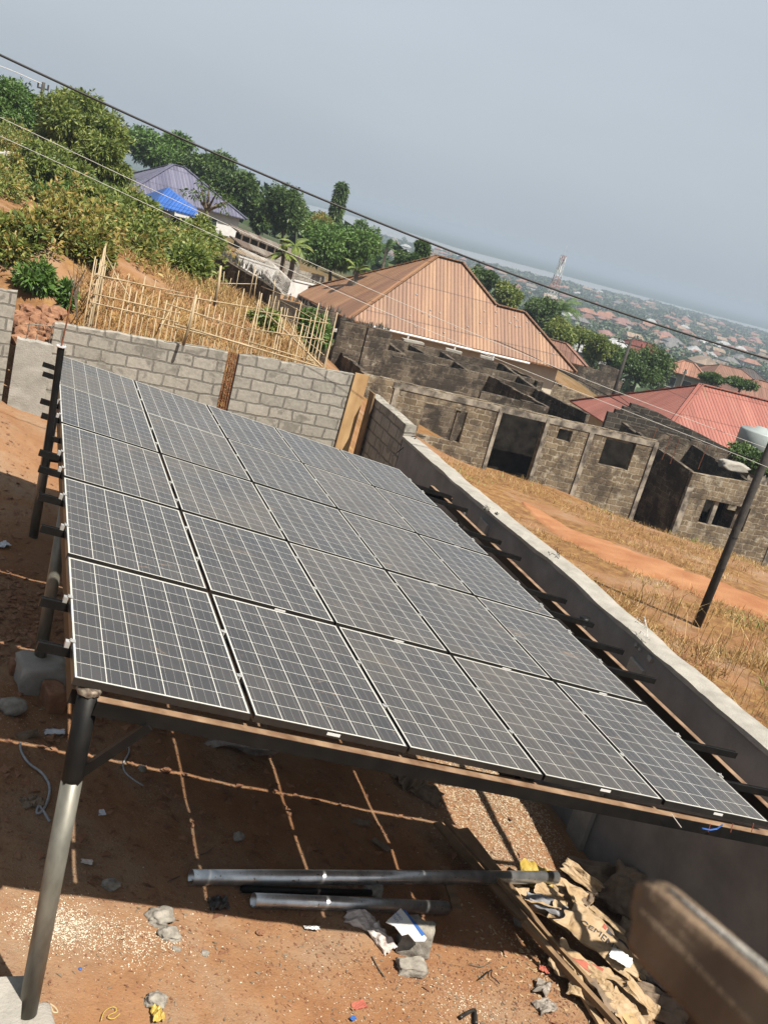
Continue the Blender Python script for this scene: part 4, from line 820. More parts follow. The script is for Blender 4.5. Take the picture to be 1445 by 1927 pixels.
scatter('leaf_litter', 'dry leaves and paper shreds around the rubbish heap', [(gp(1000, 1800)[0], gp(1000, 1800)[1], .28, .45, 3), (gp(1150, 1780)[0], gp(1150, 1780)[1], .35, .5, 3), (gp(790, 1480)[0], gp(790, 1480)[1], .35, .3, 2), (-.3, 5.5, .4, 1.2, 1)], .017, 'paperbag', 5, 1100, .006, .6)
# wires under the rack front
t = thing('rack_wires', 'blue wire and short red leads hanging from the right end of the front beam', 'wires', ay(1340, 1555, -.08))
P = [ay(x, y, -.09) for x, y in ((1320, 1559), (1335, 1562), (1348, 1560), (1359, 1552))]; obj('blue_wire', MB().tube(P, .006, 6), 'brightblue', t)
for x in (1336, 1378, 1417): obj('red_lead', MB().tube([ay(x, 1550, -.085), ay(x - 4, 1566, -.085)], .003, 5), 'redink', t)
obj('grey_tie', MB().tube([ay(1262, 1531, -.085), ay(1281, 1557, -.085)], .003, 5), 'wire', t)
# out of focus folded cloth edge close to the camera
def near_roll():
    n = 30; m = 48; V = []; r = np.random.default_rng(4)
    # rounded blunt end, axis running off the frame at the lower right
    A = ad(1258, 1762, .62); Bp = ad(1570, 2055, .52); ax = (Bp - A) / np.linalg.norm(Bp - A); fw = RW[2]; sd = np.cross(ax, fw); sd /= np.linalg.norm(sd); upv = np.cross(sd, ax)
    rad = .0262
    for i in range(n):
        s = i / (n - 1); off = -.03 + s * .30; e = min(1, math.sqrt(max(0, 1 - (1 - min(1, (s * .30) / .028)) ** 2)) * .22 + .78) if s > 0 else .70
        for k in range(m):
            a = 2 * math.pi * k / m; rr_ = rad * e * (1 + .07 * math.sin(3 * a + s * 3) + .05 * math.sin(8 * a + 1) + .03 * math.sin(17 * a + s * 5))
            sq = (abs(math.cos(a)) ** 4 + abs(math.sin(a)) ** 4) ** -.25; V.append(A + ax * (off - .012 * math.cos(a) * (1 if s < .03 else .3)) + sd * math.cos(a) * rr_ * sq + upv * math.sin(a) * rr_ * .6 * sq)
    Fc = [(i * m + k, i * m + (k + 1) % m, (i + 1) * m + (k + 1) % m, (i + 1) * m + k) for i in range(n - 1) for k in range(m)] + [tuple(range(m - 1, -1, -1))]
    o = thing('wooden_board', 'blurred rough brown board end very close at the lower right corner', 'board', A); obj('board_end', MB().add(V, Fc), 'cloth', o, smooth=True)
    e0 = A - ax * .004 - sd * rad * -.93; 
    P = [A + ax * (s - .018) + sd * rad * sgn * .97 - fw * .004 for s in (0, .05, .1, .2, .3) for sgn in (SGN,)]
    obj('pale_edging', MB().tube(P, [.0015, .0032, .0045, .0045, .0045], 10), 'concrete', o, smooth=True)
_a = ad(1258, 1762, .62); _b = ad(1570, 2055, .52); _s = np.cross((_b - _a), RW[2]); SGN = 1 if px(_a + _s / np.linalg.norm(_s) * .05)[1] < px(_a)[1] else -1
near_roll()

# ================================================================== UNFINISHED BLOCK BUILDINGS
ZT = -2.75
def wall_seg(mbx, a, b, th=.2, zb=None, zt=None, holes=(), jag=0.0, seed=0):
    """upright wall between two top points a,b (3D) with rectangular holes (s0,s1,z0,z1); built as blocks around the holes"""
    a = np.array(a, float); b = np.array(b, float); d = (b - a)[:2]; L = np.linalg.norm(d); d = d / L; n = np.array([-d[1], d[0]]); r = random.Random(seed)
    cuts = sorted({0.0, L, *[h[0] for h in holes], *[h[1] for h in holes]}); 
    def ground(s): p = a[:2] + d * s; return (tz(p[0], p[1]) - .3) if zb is None else zb
    def top(s): return a[2] + (b[2] - a[2]) * s / L
    def blockq(s0, s1, z0a, z0b, z1a, z1b):
        m = max(1, int((s1 - s0) / .5)) if jag or (z1a > top(s0) - .01) else 1
        for i in range(m):
            u0, u1 = s0 + (s1 - s0) * i / m, s0 + (s1 - s0) * (i + 1) / m; f0, f1 = i / m, (i + 1) / m; P = []
            j0 = j1 = (r.uniform(-jag, jag) if z1a > top(s0) - .01 else 0)
            for z in (0, 1):
                for (u, f, sg) in ((u0, f0, -1), (u1, f1, -1), (u1, f1, 1), (u0, f0, 1)):
                    zz = (z0a + (z0b - z0a) * f) if z == 0 else (z1a + (z1b - z1a) * f + (j0 if u == u0 else j1))
                    q = a[:2] + d * u + n * sg * th / 2; P.append((q[0], q[1], zz))
            mbx.hexa(P)
    for s0, s1 in zip(cuts[:-1], cuts[1:]):
        hs = sorted([h for h in holes if h[0] <= s0 + 1e-6 and h[1] >= s1 - 1e-6], key=lambda h: h[2]); z = None
        cur = (ground(s0), ground(s1))
        for h in hs:
            if h[2] > min(cur): blockq(s0, s1, cur[0], cur[1], h[2], h[2])
            cur = (h[3], h[3])
        blockq(s0, s1, cur[0], cur[1], top(s0), top(s1))
    return mbx
A0 = az(690, 703, ZT); B0 = az(1240, 830, ZT); FD = (B0 - A0) / np.linalg.norm(B0 - A0); FN = np.array([-FD[1], FD[0], 0])   # FN points away from the camera
def fpt(s, t, z=ZT): p = A0 + FD * s + FN * t; return np.array([p[0], p[1], z])
hs = thing('unfinished_building', 'large roofless unfinished block building with many rooms beyond the yard wall', 'building', fpt(5.7, 3, -5.6), 'unfinished block buildings')
front_holes = [(2.35, 3.96, -4.42, -3.28), (5.22, 6.87, -9, -2.98), (7.46, 8.0, -3.52, -3.10), (9.34, 10.56, -4.08, -3.02)]
obj('front_wall', wall_seg(MB(), fpt(-.1, 0), fpt(11.25, 0), .2, None, None, front_holes, .015, 1), 'oldblock2', hs)
for s in (1.15, 5.02, 6.86, 8.62, 11.22): 
    mbx = MB()
    p = fpt(s, -.115); zb = tz(p[0], p[1]) - .2; z1 = -2.86 if s not in (8.62, 1.15) else -3.0; w_ = .13 if s in (5.02, 6.86) else .17
    mbx.hexa([tuple(fpt(s + a * w_, -.12 + b * .035, z)) for z in (zb, z1) for a, b in ((-.5, -1), (.5, -1), (.5, 1), (-.5, 1))])
    obj('column', mbx, 'oldconc', hs)
for k_, (s0, s1, t_) in enumerate(((4.6, 8.3, 1.15), (8.5, 11.1, 1.25))): obj('room_wall', wall_seg(MB(), fpt(s0, t_, -3.02), fpt(s1, t_, -3.02), .17, None, None, (), 0, 90 + k_), 'shadeblock', hs)  # set close behind the openings to read dark; interior shade is in the colour
obj('room_wall', wall_seg(MB(), fpt(14.0, 1.1, -3.9), fpt(17.5, 1.1, -3.85), .17, None, None, (), 0, 95), 'shadeblock', hs)  # same painted-in shade, behind the window of the second ruin
mbx = MB().hexa([tuple(fpt(s, t, z)) for z in (-3.0, -2.80) for s, t in ((1.0, -.125), (11.3, -.125), (11.3, .0), (1.0, .0))]); obj('ring_beam', mbx, 'oldconc', hs)
obj('lintel_piece', MB().hexa([tuple(fpt(s, t, z)) for z in (-3.12, -3.06) for s, t in ((9.3, .1), (10.45, .1), (10.45, .3), (9.3, .3))]), 'oldconc', hs)
obj('window_post', MB().hexa([tuple(fpt(s, t, z)) for z in (-4.5, -3.2) for s, t in ((3.50, -.06), (3.62, -.06), (3.62, .12), (3.50, .12))]), 'oldblock', hs)
SEG = [((613, 637), (690, 703), .04), ((630, 648), (922, 706), .03), ((616, 636), (762, 665), .02), ((922, 706), (1030, 765), .02), ((905, 735), (1028, 764), .03), ((1018, 735), (1107, 779), .02),
       ((760, 657), (1022, 716), .02), ((720, 634), (762, 666), .02), ((773, 648), (800, 664), .02), ((832, 660), (880, 696), .02), ((940, 682), (1015, 716), .02), ((605, 618), (722, 634), .05), ((722, 634), (945, 683), .05), ((920, 704), (1022, 733), .02), ((945, 683), (1018, 735), .02)]
for k, (a, b, j) in enumerate(SEG):
    pa = az(*a, ZT); pb = az(*b, ZT)
    if k >= 11 and k <= 12: pa[2] = pb[2] = ZT
    obj('room_wall', wall_seg(MB(), pa - (0, 0, .003 * k), pb - (0, 0, .003 * k), .17, None, None, (), j, k + 5), 'oldblock', hs)
for (x0, y0, x1, y1) in ((610, 620, 665, 628), (680, 628, 716, 636), (757, 640, 795, 648), (838, 658, 868, 666), (903, 671, 925, 677)):
    a = az(x0, y0, ZT); b = az(x1, y1, ZT); obj('cap_stone', MB().beam(a + (0, 0, .04), b + (0, 0, .04), .34, .10), 'concrete', hs)
# second ruin to the right
h2 = thing('unfinished_building', 'smaller unfinished block building with one wide window, right of the larger ruin behind the pole', 'building', fpt(15, 2, -6.5), 'unfinished block buildings')
z2 = -3.5
obj('front_wall', wall_seg(MB(), fpt(13.06, 0, -3.60), fpt(18.6, 0, -3.42), .2, None, None, [(.92, 2.89, -5.48, -4.5)], .02, 31), 'oldblock2', h2)
obj('column', MB().hexa([tuple(fpt(s, t, z)) for z in (-7.2, -4.2) for s, t in ((13.04, -.14), (13.28, -.14), (13.28, .02), (13.04, .02))]), 'oldconc', h2)
obj('column', MB().hexa([tuple(fpt(s, t, z)) for z in (-7.4, -3.6) for s, t in ((17.3, -.14), (17.55, -.14), (17.55, .02), (17.3, .02))]), 'oldconc', h2)
obj('broken_block', MB().hexa([tuple(fpt(s, t, z)) for z in (-4.72, -4.49) for s, t in ((15.0, -.08), (15.35, -.08), (15.35, .09), (15.0, .09))]), 'oldblock2', h2)
obj('window_mullion', MB().hexa([tuple(fpt(s, t, z)) for z in (-5.5, -4.5) for s, t in ((14.45, .0), (14.62, .0), (14.62, .14), (14.45, .14))]), 'oldconc', h2)
sb = fpt(12.2, 5.0, -3.15); obj('side_wall', wall_seg(MB(), fpt(13.1, .1, -3.60), sb, .2, None, None, (), .04, 33), 'oldblock', h2)
obj('back_wall', wall_seg(MB(), sb, fpt(18.6, 5.0, -3.3), .2, None, None, (), .05, 34), 'oldblock', h2)
obj('back_wall', wall_seg(MB(), fpt(15.6, 0.1, -3.5), fpt(15.6, 4.9, -3.4), .2, None, None, (), .04, 35), 'oldblock', h2)
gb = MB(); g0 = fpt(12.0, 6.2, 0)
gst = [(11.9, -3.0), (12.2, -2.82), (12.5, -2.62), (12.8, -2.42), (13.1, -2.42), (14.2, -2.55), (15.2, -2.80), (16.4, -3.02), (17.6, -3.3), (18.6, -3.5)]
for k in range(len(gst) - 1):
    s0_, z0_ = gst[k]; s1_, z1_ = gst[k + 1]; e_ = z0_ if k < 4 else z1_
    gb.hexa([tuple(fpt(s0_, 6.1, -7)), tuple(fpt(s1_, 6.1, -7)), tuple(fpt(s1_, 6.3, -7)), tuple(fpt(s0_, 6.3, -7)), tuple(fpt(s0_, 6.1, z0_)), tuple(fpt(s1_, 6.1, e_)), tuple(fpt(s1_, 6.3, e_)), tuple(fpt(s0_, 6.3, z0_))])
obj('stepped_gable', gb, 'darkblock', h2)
a = az(1378, 877, -3.2); rock('concrete_lump', 'pale lump of concrete on top of the right ruin wall', 'concrete lump', a, (.55, .3, .16), 77, 'concrete', 3, .2, None, -.1, .7)
for (x, y) in ((1225, 832), (1250, 850), (1265, 858), (1318, 868)):
    p = az(x, y, -2.85); obj('rebar_end', MB().tube([p - (0, 0, .3), p + (.03, 0, .65)], .012, 5), 'rust', h2)

# spiked stone and block walls around the white yard
def pxwall(name, label, pts, th, zt, zb, mat, spikes=0, group=None, cat='wall', jag=.03, cope=None, seed=0, dist=None):
    """pts: pixels of the top line, zt: heights"""
    P = [az(x, y, z) for (x, y), z in zip(pts, zt)] if dist is None else [ad(x, y, dist + 1.2 * q) for q, (x, y) in enumerate(pts)]; c = np.mean(P, 0); c[2] = zb; t = thing(name, label, cat, c, group); r = random.Random(seed)
    for i in range(len(P) - 1): obj('wall_face', wall_seg(MB(), P[i], P[i + 1], th, zb, None, (), jag, seed + i), mat, t)
    if cope:
        for i in range(len(P) - 1): obj('coping', MB().beam(P[i] + (0, 0, .05), P[i + 1] + (0, 0, .05), th + .1, .08), cope, t)
    if spikes:
        mb_ = MB(); tot = 0
        for i in range(len(P) - 1):
            L = np.linalg.norm(P[i + 1] - P[i]); m = int(L * spikes)
            for k in range(m):
                q = P[i] + (P[i + 1] - P[i]) * r.random() + np.array([r.uniform(-.08, .08), r.uniform(-.08, .08), .05]); h = r.uniform(.10, .30); w_ = r.uniform(.02, .05); a = r.uniform(0, 3)
                dx = np.array([math.cos(a) * w_, math.sin(a) * w_, 0]); dy = np.array([-math.sin(a) * .012, math.cos(a) * .012, 0]); tp = q + np.array([r.uniform(-.05, .05), r.uniform(-.05, .05), h])
                mb_.add([q - dx - dy, q + dx - dy, q + dx + dy, q - dx + dy, tp], [(0, 1, 4), (1, 2, 4), (2, 3, 4), (3, 0, 4)])
        MAT.setdefault('shard', mk('glass_and_stone_shards', (.05, .05, .045), (.16, .15, .13), 9, rough=.4)); o = obj('shards', mb_, 'shard', t); o['kind'] = 'stuff'
    return t
g_ = 'boundary walls beyond the yard'
pxwall('boundary_wall', 'dark mouldy block wall topped with shards and coiled wire, running down from the white house', [(415, 482), (455, 505), (500, 530), (522, 547)], .25, [-.1, -.15, -.2, -.2], -4.2, 'oldblock', 16, g_, seed=3)
pxwall('boundary_wall', 'mouldy wall with jagged shards behind the fern bush, left of the orange roof', [(522, 562), (580, 577), (636, 592)], .25, [-.9, -.9, -.9], -5, 'oldblock', 22, g_, seed=5)
pxwall('boundary_wall', 'lower mouldy wall with shards just below the orange roof eave', [(640, 603), (690, 615), (735, 625)], .25, [-1.6, -1.6, -1.65], -5.5, 'oldblock', 22, g_, seed=6)
pxwall('boundary_wall', 'stretch of clean white wall, upper section stepping down beside the wire', [(448, 483), (485, 495), (519, 506)], .2, [.0, .0, .0], -5.0, 'white', 0, g_, cope='white', jag=0, seed=7, dist=60)
pxwall('boundary_wall', 'lower section of the clean white wall reaching the orange roof', [(519, 520), (550, 528), (592, 538)], .2, [-.5, -.5, -.5], -6.0, 'white', 0, g_, cope='white', jag=0, seed=8, dist=62)
pxwall('boundary_wall', 'bare grey block wall behind the white wall, left piece', [(500, 486), (560, 495), (562, 510)], .2, [-.2, -.2, -.2], -5.2, 'newblock', 0, g_, seed=9, dist=68)
pxwall('boundary_wall', 'bare grey block wall behind the white wall, right piece next to the tree', [(562, 508), (613, 520)], .2, [-.6, -.65], -6, 'newblock', 0, g_, seed=10, dist=70)
# razor wire coils
cw = MB(); P = [az(x, y, -.05) for x, y in ((450, 492), (500, 516), (540, 560))]
pts = []
for k in range(420):
    f = k / 419 * 2; i = min(1, int(f)); c = P[i] + (P[i + 1] - P[i]) * (f - i); a = k * .62; dd = (P[i + 1] - P[i]) / np.linalg.norm(P[i + 1] - P[i]); s = np.cross(dd, (0, 0, 1)); pts.append(c + np.array([0, 0, .22]) + .2 * (s * math.cos(a) + np.array([0, 0, 1]) * math.sin(a)))
cw.tube(pts, .006, 4); obj('razor_wire', cw, 'wire', label='coil of razor wire standing on the dark boundary wall', cat='wire coil')
# old stepped retaining walls and walls in the middle distance
pxwall('boundary_wall', 'long dark wall running down between the orange and the red roof', [(1045, 662), (1110, 690), (1170, 716)], .3, [-5.0, -5.6, -6.2], -9.5, 'oldblock', 0, g_, seed=12, jag=.06)
pxwall('boundary_wall', 'second dark wall with a pale top near the power pole', [(1130, 683), (1165, 697)], .25, [-5.2, -5.4], -9, 'oldblock', 0, g_, seed=13, jag=.05)
pxwall('boundary_wall', 'low loose stone wall above the long dark wall', [(1035, 650), (1085, 663)], .5, [-5.1, -5.2], -8, 'oldblock2', 0, g_, seed=14, jag=.15)
pxwall('block_stack', 'pale openwork of hollow blocks between the ruin and the red roof', [(1036, 716), (1062, 728), (1110, 748)], .4, [-3.9, -4.0, -4.1], -9, 'oldblock2', 0, None, 'blocks', seed=15, jag=.12, dist=64)
# stacked stones and old wall at the far left
pxwall('stone_wall', 'old dry stone wall stepping up the bank at the left', [(70, 510), (110, 520), (150, 545)], .5, [-.1, -.25, -.5], -3, 'oldblock2', 0, None, seed=16, jag=.12, dist=21)
_sb = []
for k in range(16):
    x = 60 + (k % 4) * 16 + random.uniform(-5, 5); y = 438 + (k // 4) * 15 + (k % 4) * 8; q = ad(x, y, 24 + random.uniform(-.3, .3))
    rock('stacked_stone', ('flat grey stone of the tumbled stack, %s from the left in its %s row' % (('first', 'second', 'third', 'fourth')[k % 4], ('top', 'second', 'third', 'bottom')[k // 4])), 'stone', q, (random.uniform(.18, .34), .2, random.uniform(.05, .09)), 80 + k, 'rock', 2, .2, 'tumbled flat stones', random.uniform(-.3, .3), .75)
pxwall('plaster_wall', 'patchy white plastered wall fragment among the trees at the left edge', [(-5, 285), (30, 290), (60, 303)], .25, [2.1, 2.0, 1.9], -1, 'white', 0, None, seed=17, jag=.1, dist=46)

# ================================================================== HOUSES
def hip(name, label, c0, ang, L, W_, ze, zb, rise, insl, insr, roof, wall, over=.6, group=None, cat='house', windows=(), ridge_mat=None, thick=.08, ext=None):
    """hip roofed house; c0 near-left wall corner in plan, ang = direction of the long eave, body goes to the left of it (away from the camera)"""
    d = np.array([math.cos(ang), math.sin(ang)]); n = np.array([-d[1], d[0]])
    def P(s, t, z): q = np.array(c0[:2]) + d * s + n * t; return (q[0], q[1], z)
    t = thing(name, label, cat, P(L / 2, W_ / 2, zb), group)
    o = MB().hexa([P(over, over, zb), P(L - over, over, zb), P(L - over, W_ - over, zb), P(over, W_ - over, zb), P(over, over, ze - .02), P(L - over, over, ze - .02), P(L - over, W_ - over, ze - .02), P(over, W_ - over, ze - .02)])
    obj('wall', o, wall, t)
    a, b, c, e = P(0, 0, ze), P(L, 0, ze), P(L, W_, ze), P(0, W_, ze); r0, r1 = P(insl, W_ / 2, ze + rise), P(L - insr, W_ / 2, ze + rise)
    V = [a, b, c, e, r0, r1]; lo = [(x, y, z - thick) for x, y, z in V[:4]]; mbx = MB().add(V + lo, [(0, 1, 5, 4), (1, 2, 5), (2, 3, 4, 5), (3, 0, 4), (9, 8, 7, 6), (0, 6, 7, 1), (1, 7, 8, 2), (2, 8, 9, 3), (3, 9, 6, 0)])
    ro = obj('roof', mbx, roof, t)
    cm = MB()
    for p, q in ((a, r0), (b, r1), (c, r1), (e, r0), (r0, r1)):
        p = np.array(p) + (0, 0, .03); q = np.array(q) + (0, 0, .03); cm.beam(p, q, .34, .05)
    sub('ridge_cap', cm, ridge_mat or roof, ro)
    for (s0, s1, z0, z1) in windows:
        w_ = MB().hexa([P(s0, over - .04, z0), P(s1, over - .04, z0), P(s1, over + .02, z0), P(s0, over + .02, z0), P(s0, over - .04, z1), P(s1, over - .04, z1), P(s1, over + .02, z1), P(s0, over + .02, z1)]); wo = obj('window', w_, 'glass', t)
        fm = MB(); 
        for (u0, u1, v0, v1) in ((s0 - .06, s1 + .06, z1, z1 + .07), (s0 - .06, s1 + .06, z0 - .07, z0), (s0 - .06, s0, z0, z1), (s1, s1 + .06, z0, z1)):
            fm.hexa([P(u, v, z) for z in (v0, v1) for u, v in ((u0, over - .07), (u1, over - .07), (u1, over + .02), (u0, over + .02))])
        sub('window_frame', fm, 'white', wo)
    return t, P
# orange ribbed roof house
ze = -3.7; E1 = az(655, 600, ze); E2 = az(1085, 700, ze); EL = az(549, 548, ze); dd = E2 - E1; ang = math.atan2(dd[1], dd[0]); L = np.linalg.norm(dd[:2]); n_ = np.array([-math.sin(ang), math.cos(ang)]); Wd = float((EL - E1)[:2] @ n_)
print('ORANGE L,W', L, Wd, E1, E2, EL)
od_ = (E2 - E1)[:2] / L; on_ = np.array([-od_[1], od_[0]]); oe_ = E1[:2].copy()
def P(s_, t_, z_): q_ = oe_ + od_ * s_ + on_ * t_; return (q_[0], q_[1], z_)
oh = thing('house', 'house with a big orange brown ribbed roof behind the large ruin', 'house', P(L / 2, Wd / 2, -8.2), 'ribbed roof houses near the yard')
for (s0, s1, t0, t1) in ((.8, .85 * L - .6, .8, Wd - .8), (.85 * L - .6, L - .9, .8, 3.9)):
    obj('wall', MB().hexa([P(a_, b_, z_) for z_ in (-8.2, ze - .03) for a_, b_ in ((s0, t0), (s1, t0), (s1, t1), (s0, t1))]), 'cream', oh)
ri = 4.52; tw = 2.27; zw = ri / (Wd / 2) * tw; V = [P(0, 0, ze), P(L, 0, ze), P(.765 * L, tw, ze + zw), P(.635 * L, tw, ze + zw), P(.482 * L, Wd / 2, ze + ri), P(.367 * L, Wd / 2, ze + ri), P(-2.0, Wd, ze), P(.85 * L, Wd, ze), P(.85 * L, 2 * tw, ze), P(L, 2 * tw, ze)]
lo_ = [(a_, b_, c_ - .09) for a_, b_, c_ in V]
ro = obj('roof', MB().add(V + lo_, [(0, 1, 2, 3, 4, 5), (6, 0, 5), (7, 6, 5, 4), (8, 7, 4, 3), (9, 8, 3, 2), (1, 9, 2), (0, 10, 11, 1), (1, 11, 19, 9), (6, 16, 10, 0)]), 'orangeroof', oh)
for a_, b_ in ((0, 5), (5, 4), (4, 3), (3, 2), (2, 1), (6, 5)):
    sub('ridge_cap', MB().beam(np.array(V[a_]) + (0, 0, .03), np.array(V[b_]) + (0, 0, .03), .36, .05), 'orangeroof', ro)
for q_ in range(22):
    s_ = random.uniform(.25, .9) * L; t_ = random.uniform(.3, 2.1); c_ = np.array(P(s_, t_, ze + ri / (Wd / 2) * t_ + .03)); sub('nail_cap', MB().box(c_, (.09, .09, .05)), 'alu', ro)
gt = MB().tube([np.array(P(.1 * L, -.06, ze - .10)), np.array(P(.78 * L, -.06, ze - .14))], .07, 8); obj('gutter', gt, 'white', oh)
for s in (.25, .45, .62): obj('gutter_bracket', MB().tube([np.array(P(s * L, -.05, ze - .12)), np.array(P(s * L, -.05, ze - .45))], .06, 8), 'white', oh)
# red ribbed roof house
ze = -5.7; E1 = az(1225, 850, ze); EL = az(1072, 754, ze); _q = EL - E1; dd = np.array([-_q[1] * -1, -_q[0], 0.0]) * 1.0; dd = dd / np.linalg.norm(dd) * 14.0; E2 = E1 + dd; ang = math.atan2(dd[1], dd[0]); n_ = np.array([-math.sin(ang), math.cos(ang)]); Wd = float((EL - E1)[:2] @ n_); L = 14.0
print('RED L,W', L, Wd, E1, E2, EL, (EL - E1)[:2] @ np.array([math.cos(ang), math.sin(ang)]))
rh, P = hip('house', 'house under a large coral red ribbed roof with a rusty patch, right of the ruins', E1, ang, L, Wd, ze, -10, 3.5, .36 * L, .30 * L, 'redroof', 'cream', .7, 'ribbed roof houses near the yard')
# water tank on its stand
q = ad(1416, 850, 48); tk = thing('water_tank', 'pale round water tank standing in front of the red roof at the right edge', 'water tank', (q[0], q[1], -8))
zt_ = ad(1416, 803, 48)[2]; prof = [(0, zt_ + .12), (.22, zt_ + .1), (.30, zt_), (.86, zt_ - .10), (.90, zt_ - .16), (.90, zt_ - .9), (.885, zt_ - .92), (.90, zt_ - .94), (.90, zt_ - 1.9), (0, zt_ - 1.92)]
V = []; nn = 28
for r_, z in prof: V += [(q[0] + r_ * math.cos(2 * math.pi * k / nn), q[1] + r_ * math.sin(2 * math.pi * k / nn), z) for k in range(nn)]
obj('tank_body', MB().add(V, [(i * nn + k, (i + 1) * nn + k, (i + 1) * nn + (k + 1) % nn, i * nn + (k + 1) % nn) for i in range(len(prof) - 1) for k in range(nn)]), 'tank', tk, smooth=True)
obj('stand', MB().box((q[0], q[1], zt_ - 4.5), (1.5, 1.5, 5.1)), 'oldconc', tk)
# blue roofed white house on the left
E1 = ad(244, 358, 84); ze = E1[2]; E2 = az(466, 413, ze); dd = E2 - E1; ang = math.atan2(dd[1], dd[0]); L = np.linalg.norm(dd[:2]); print('BLUE', L, ze, E1, E2)
bh, P = hip('house', 'white house with a slate blue hip roof and a bright blue porch canopy', (E1[0], E1[1], 0), ang, L, 9.0, ze, -4.2, 2.7, .42 * L, .48 * L, 'blueroof', 'white', .5, None, windows=((L * .34, L * .40, ze - 1.6, ze - .5), (L * .7, L * .76, ze - 1.7, ze - .6)))
zc = .55; c4 = [ad(274, 369, 73), ad(287, 390, 68), ad(377, 406, 67), ad(372, 385, 72)]; ap = ad(317, 352, 70)
zc = np.mean([p[2] for p in c4]); c4 = [np.array([p[0], p[1], zc + (0.12 if i in (0, 3) else -.12)]) for i, p in enumerate(c4)]
cp2 = obj('canopy', MB().add(c4 + [ap] + [p - (0, 0, .12) for p in c4], [(0, 1, 4), (1, 2, 4), (2, 3, 4), (3, 0, 4), (8, 7, 6, 5), (0, 5, 6, 1), (1, 6, 7, 2), (2, 7, 8, 3), (3, 8, 5, 0)]), 'brightblue', bh)
for i in range(4):
    p = c4[i] * .9 + ap * .1; obj('porch_column', MB().tube([(p[0], p[1], -4.2), (p[0], p[1], zc)], .16, 10), 'white', bh)
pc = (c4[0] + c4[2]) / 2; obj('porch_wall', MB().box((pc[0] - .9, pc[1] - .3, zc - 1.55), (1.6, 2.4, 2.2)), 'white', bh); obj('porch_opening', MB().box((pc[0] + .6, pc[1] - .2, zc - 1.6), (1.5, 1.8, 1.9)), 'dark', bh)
# long shed behind
sh = thing('shed', 'long open shed with a dusty tin roof sloping behind the white wall', 'shed', ad(510, 470, 80) * [1, 1, 0] + [0, 0, -5]); a = ad(452, 438, 80); b = ad(575, 487, 80); off = np.array([-.6, 2.2, .35])
obj('roof', MB().hexa([tuple(p) for p in (a - (0, 0, .1), b - (0, 0, .1), b + off - (0, 0, .1), a + off - (0, 0, .1), a, b, b + off, a + off)]), 'zinc', sh)
for k in range(8): p = a + (b - a) * (k + .3) / 8; obj('post', MB().tube([(p[0], p[1], p[2] - 3.2), (p[0], p[1], p[2] - .1)], .07, 6), 'bark', sh)
obj('back_wall', MB().hexa([tuple(p) for p in (a + (0, 1.5, -2.6), b + (0, 1.5, -2.6), b + (0, 1.7, -2.6), a + (0, 1.7, -2.6), a + (0, 1.5, -.1), b + (0, 1.5, -.1), b + (0, 1.7, -.1), a + (0, 1.7, -.1))]), 'oldblock', sh)
a = ad(455, 462, 74); b = ad(560, 505, 74); obj('lower_roof', MB().hexa([tuple(p) for p in (a - (0, 0, .1), b - (0, 0, .1), b + off - (0, 0, .1), a + off - (0, 0, .1), a, b, b + off, a + off)]), 'zinc', sh)

# mid distance houses placed one by one: (px, py of the roof centre, distance, length, width, angle deg, roof, wall, storeys, label)
MID = [(1205, 655, 165, 13, 10, -10, 'maroon', 'white', 2, 'tall maroon roofed house behind the big round tree'),
       (1293, 690, 140, 9, 8, -35, 'terracotta', 'cream', 2, 'cream house with an orange gabled roof right of the maroon one'),
       (1139, 628, 230, 14, 12, -5, 'pinkroof', 'white', 1, 'low house with a dusty pink hip roof above the white shed'),
       (1103, 650, 150, 7, 7, -10, 'whiteroof', 'white', 1, 'small white shed left of the white roof and the tree'),
       (1160, 645, 150, 8, 7, -20, 'whiteroof', 'white', 1, 'pale blue white gable in front of the maroon roofed house'),
       (1090, 600, 270, 14, 11, -20, 'greyroof', 'cream', 2, 'grey roofed two storey house right of the palm'),
       (1368, 712, 170, 18, 14, -5, 'brownroof', 'cream', 1, 'wide orange brown roof right above the red roof ridge'),
       (1403, 708, 190, 13, 12, -15, 'darkroof', 'cream', 1, 'dark hipped roof right of the wide orange brown one'),
       (1442, 738, 120, 13, 10, -20, 'brownroof', 'cream', 1, 'rust brown roof cut by the right edge of the picture'),
       (1412, 680, 300, 15, 10, -15, 'terracotta', 'white', 2, 'two storey house with an arcade and orange roof near the right edge'),
       (1105, 585, 430, 17, 12, -15, 'terracotta', 'cream', 2, 'cream two storey house below the cable, right of the tower'),
       (1145, 590, 420, 13, 11, -15, 'terracotta', 'cream', 2, 'cream house with orange roof right of the other cream one'),
       (1170, 603, 400, 15, 12, -15, 'pinkroof', 'white', 2, 'white walled house with a pink roof just above the cable'),
       (1198, 612, 380, 18, 12, -15, 'brownroof', 'cream', 1, 'wide brown roofed bungalow under the cable'),
       (1035, 645, 85, 9, 6, -25, 'brownroof', 'cream', 1, 'small rusty roof peeping out right of the orange roof'),
       (1267, 640, 330, 14, 11, -15, 'greyroof', 'white', 2, 'grey roofed house with blue shutters below the cable'),
       (1330, 645, 330, 20, 9, -15, 'whiteroof', 'cream', 1, 'long pale roofed hall below the cable'),
       (1250, 610, 480, 18, 12, -15, 'terracotta', 'white', 1, 'broad orange roof left of the grey roofed house'),
       (1300, 608, 560, 18, 13, -15, 'terracotta', 'cream', 1, 'broad orange roof above the cable at the right'),
       (1368, 630, 420, 16, 12, -15, 'whiteroof', 'white', 1, 'white roofed house above the long hall')]
MATS_ROOF = ['terracotta', 'terracotta', 'pinkroof', 'brownroof', 'greyroof', 'whiteroof', 'sandroof', 'terracotta', 'brownroof', 'zinc']
rh_ = random.Random(5)
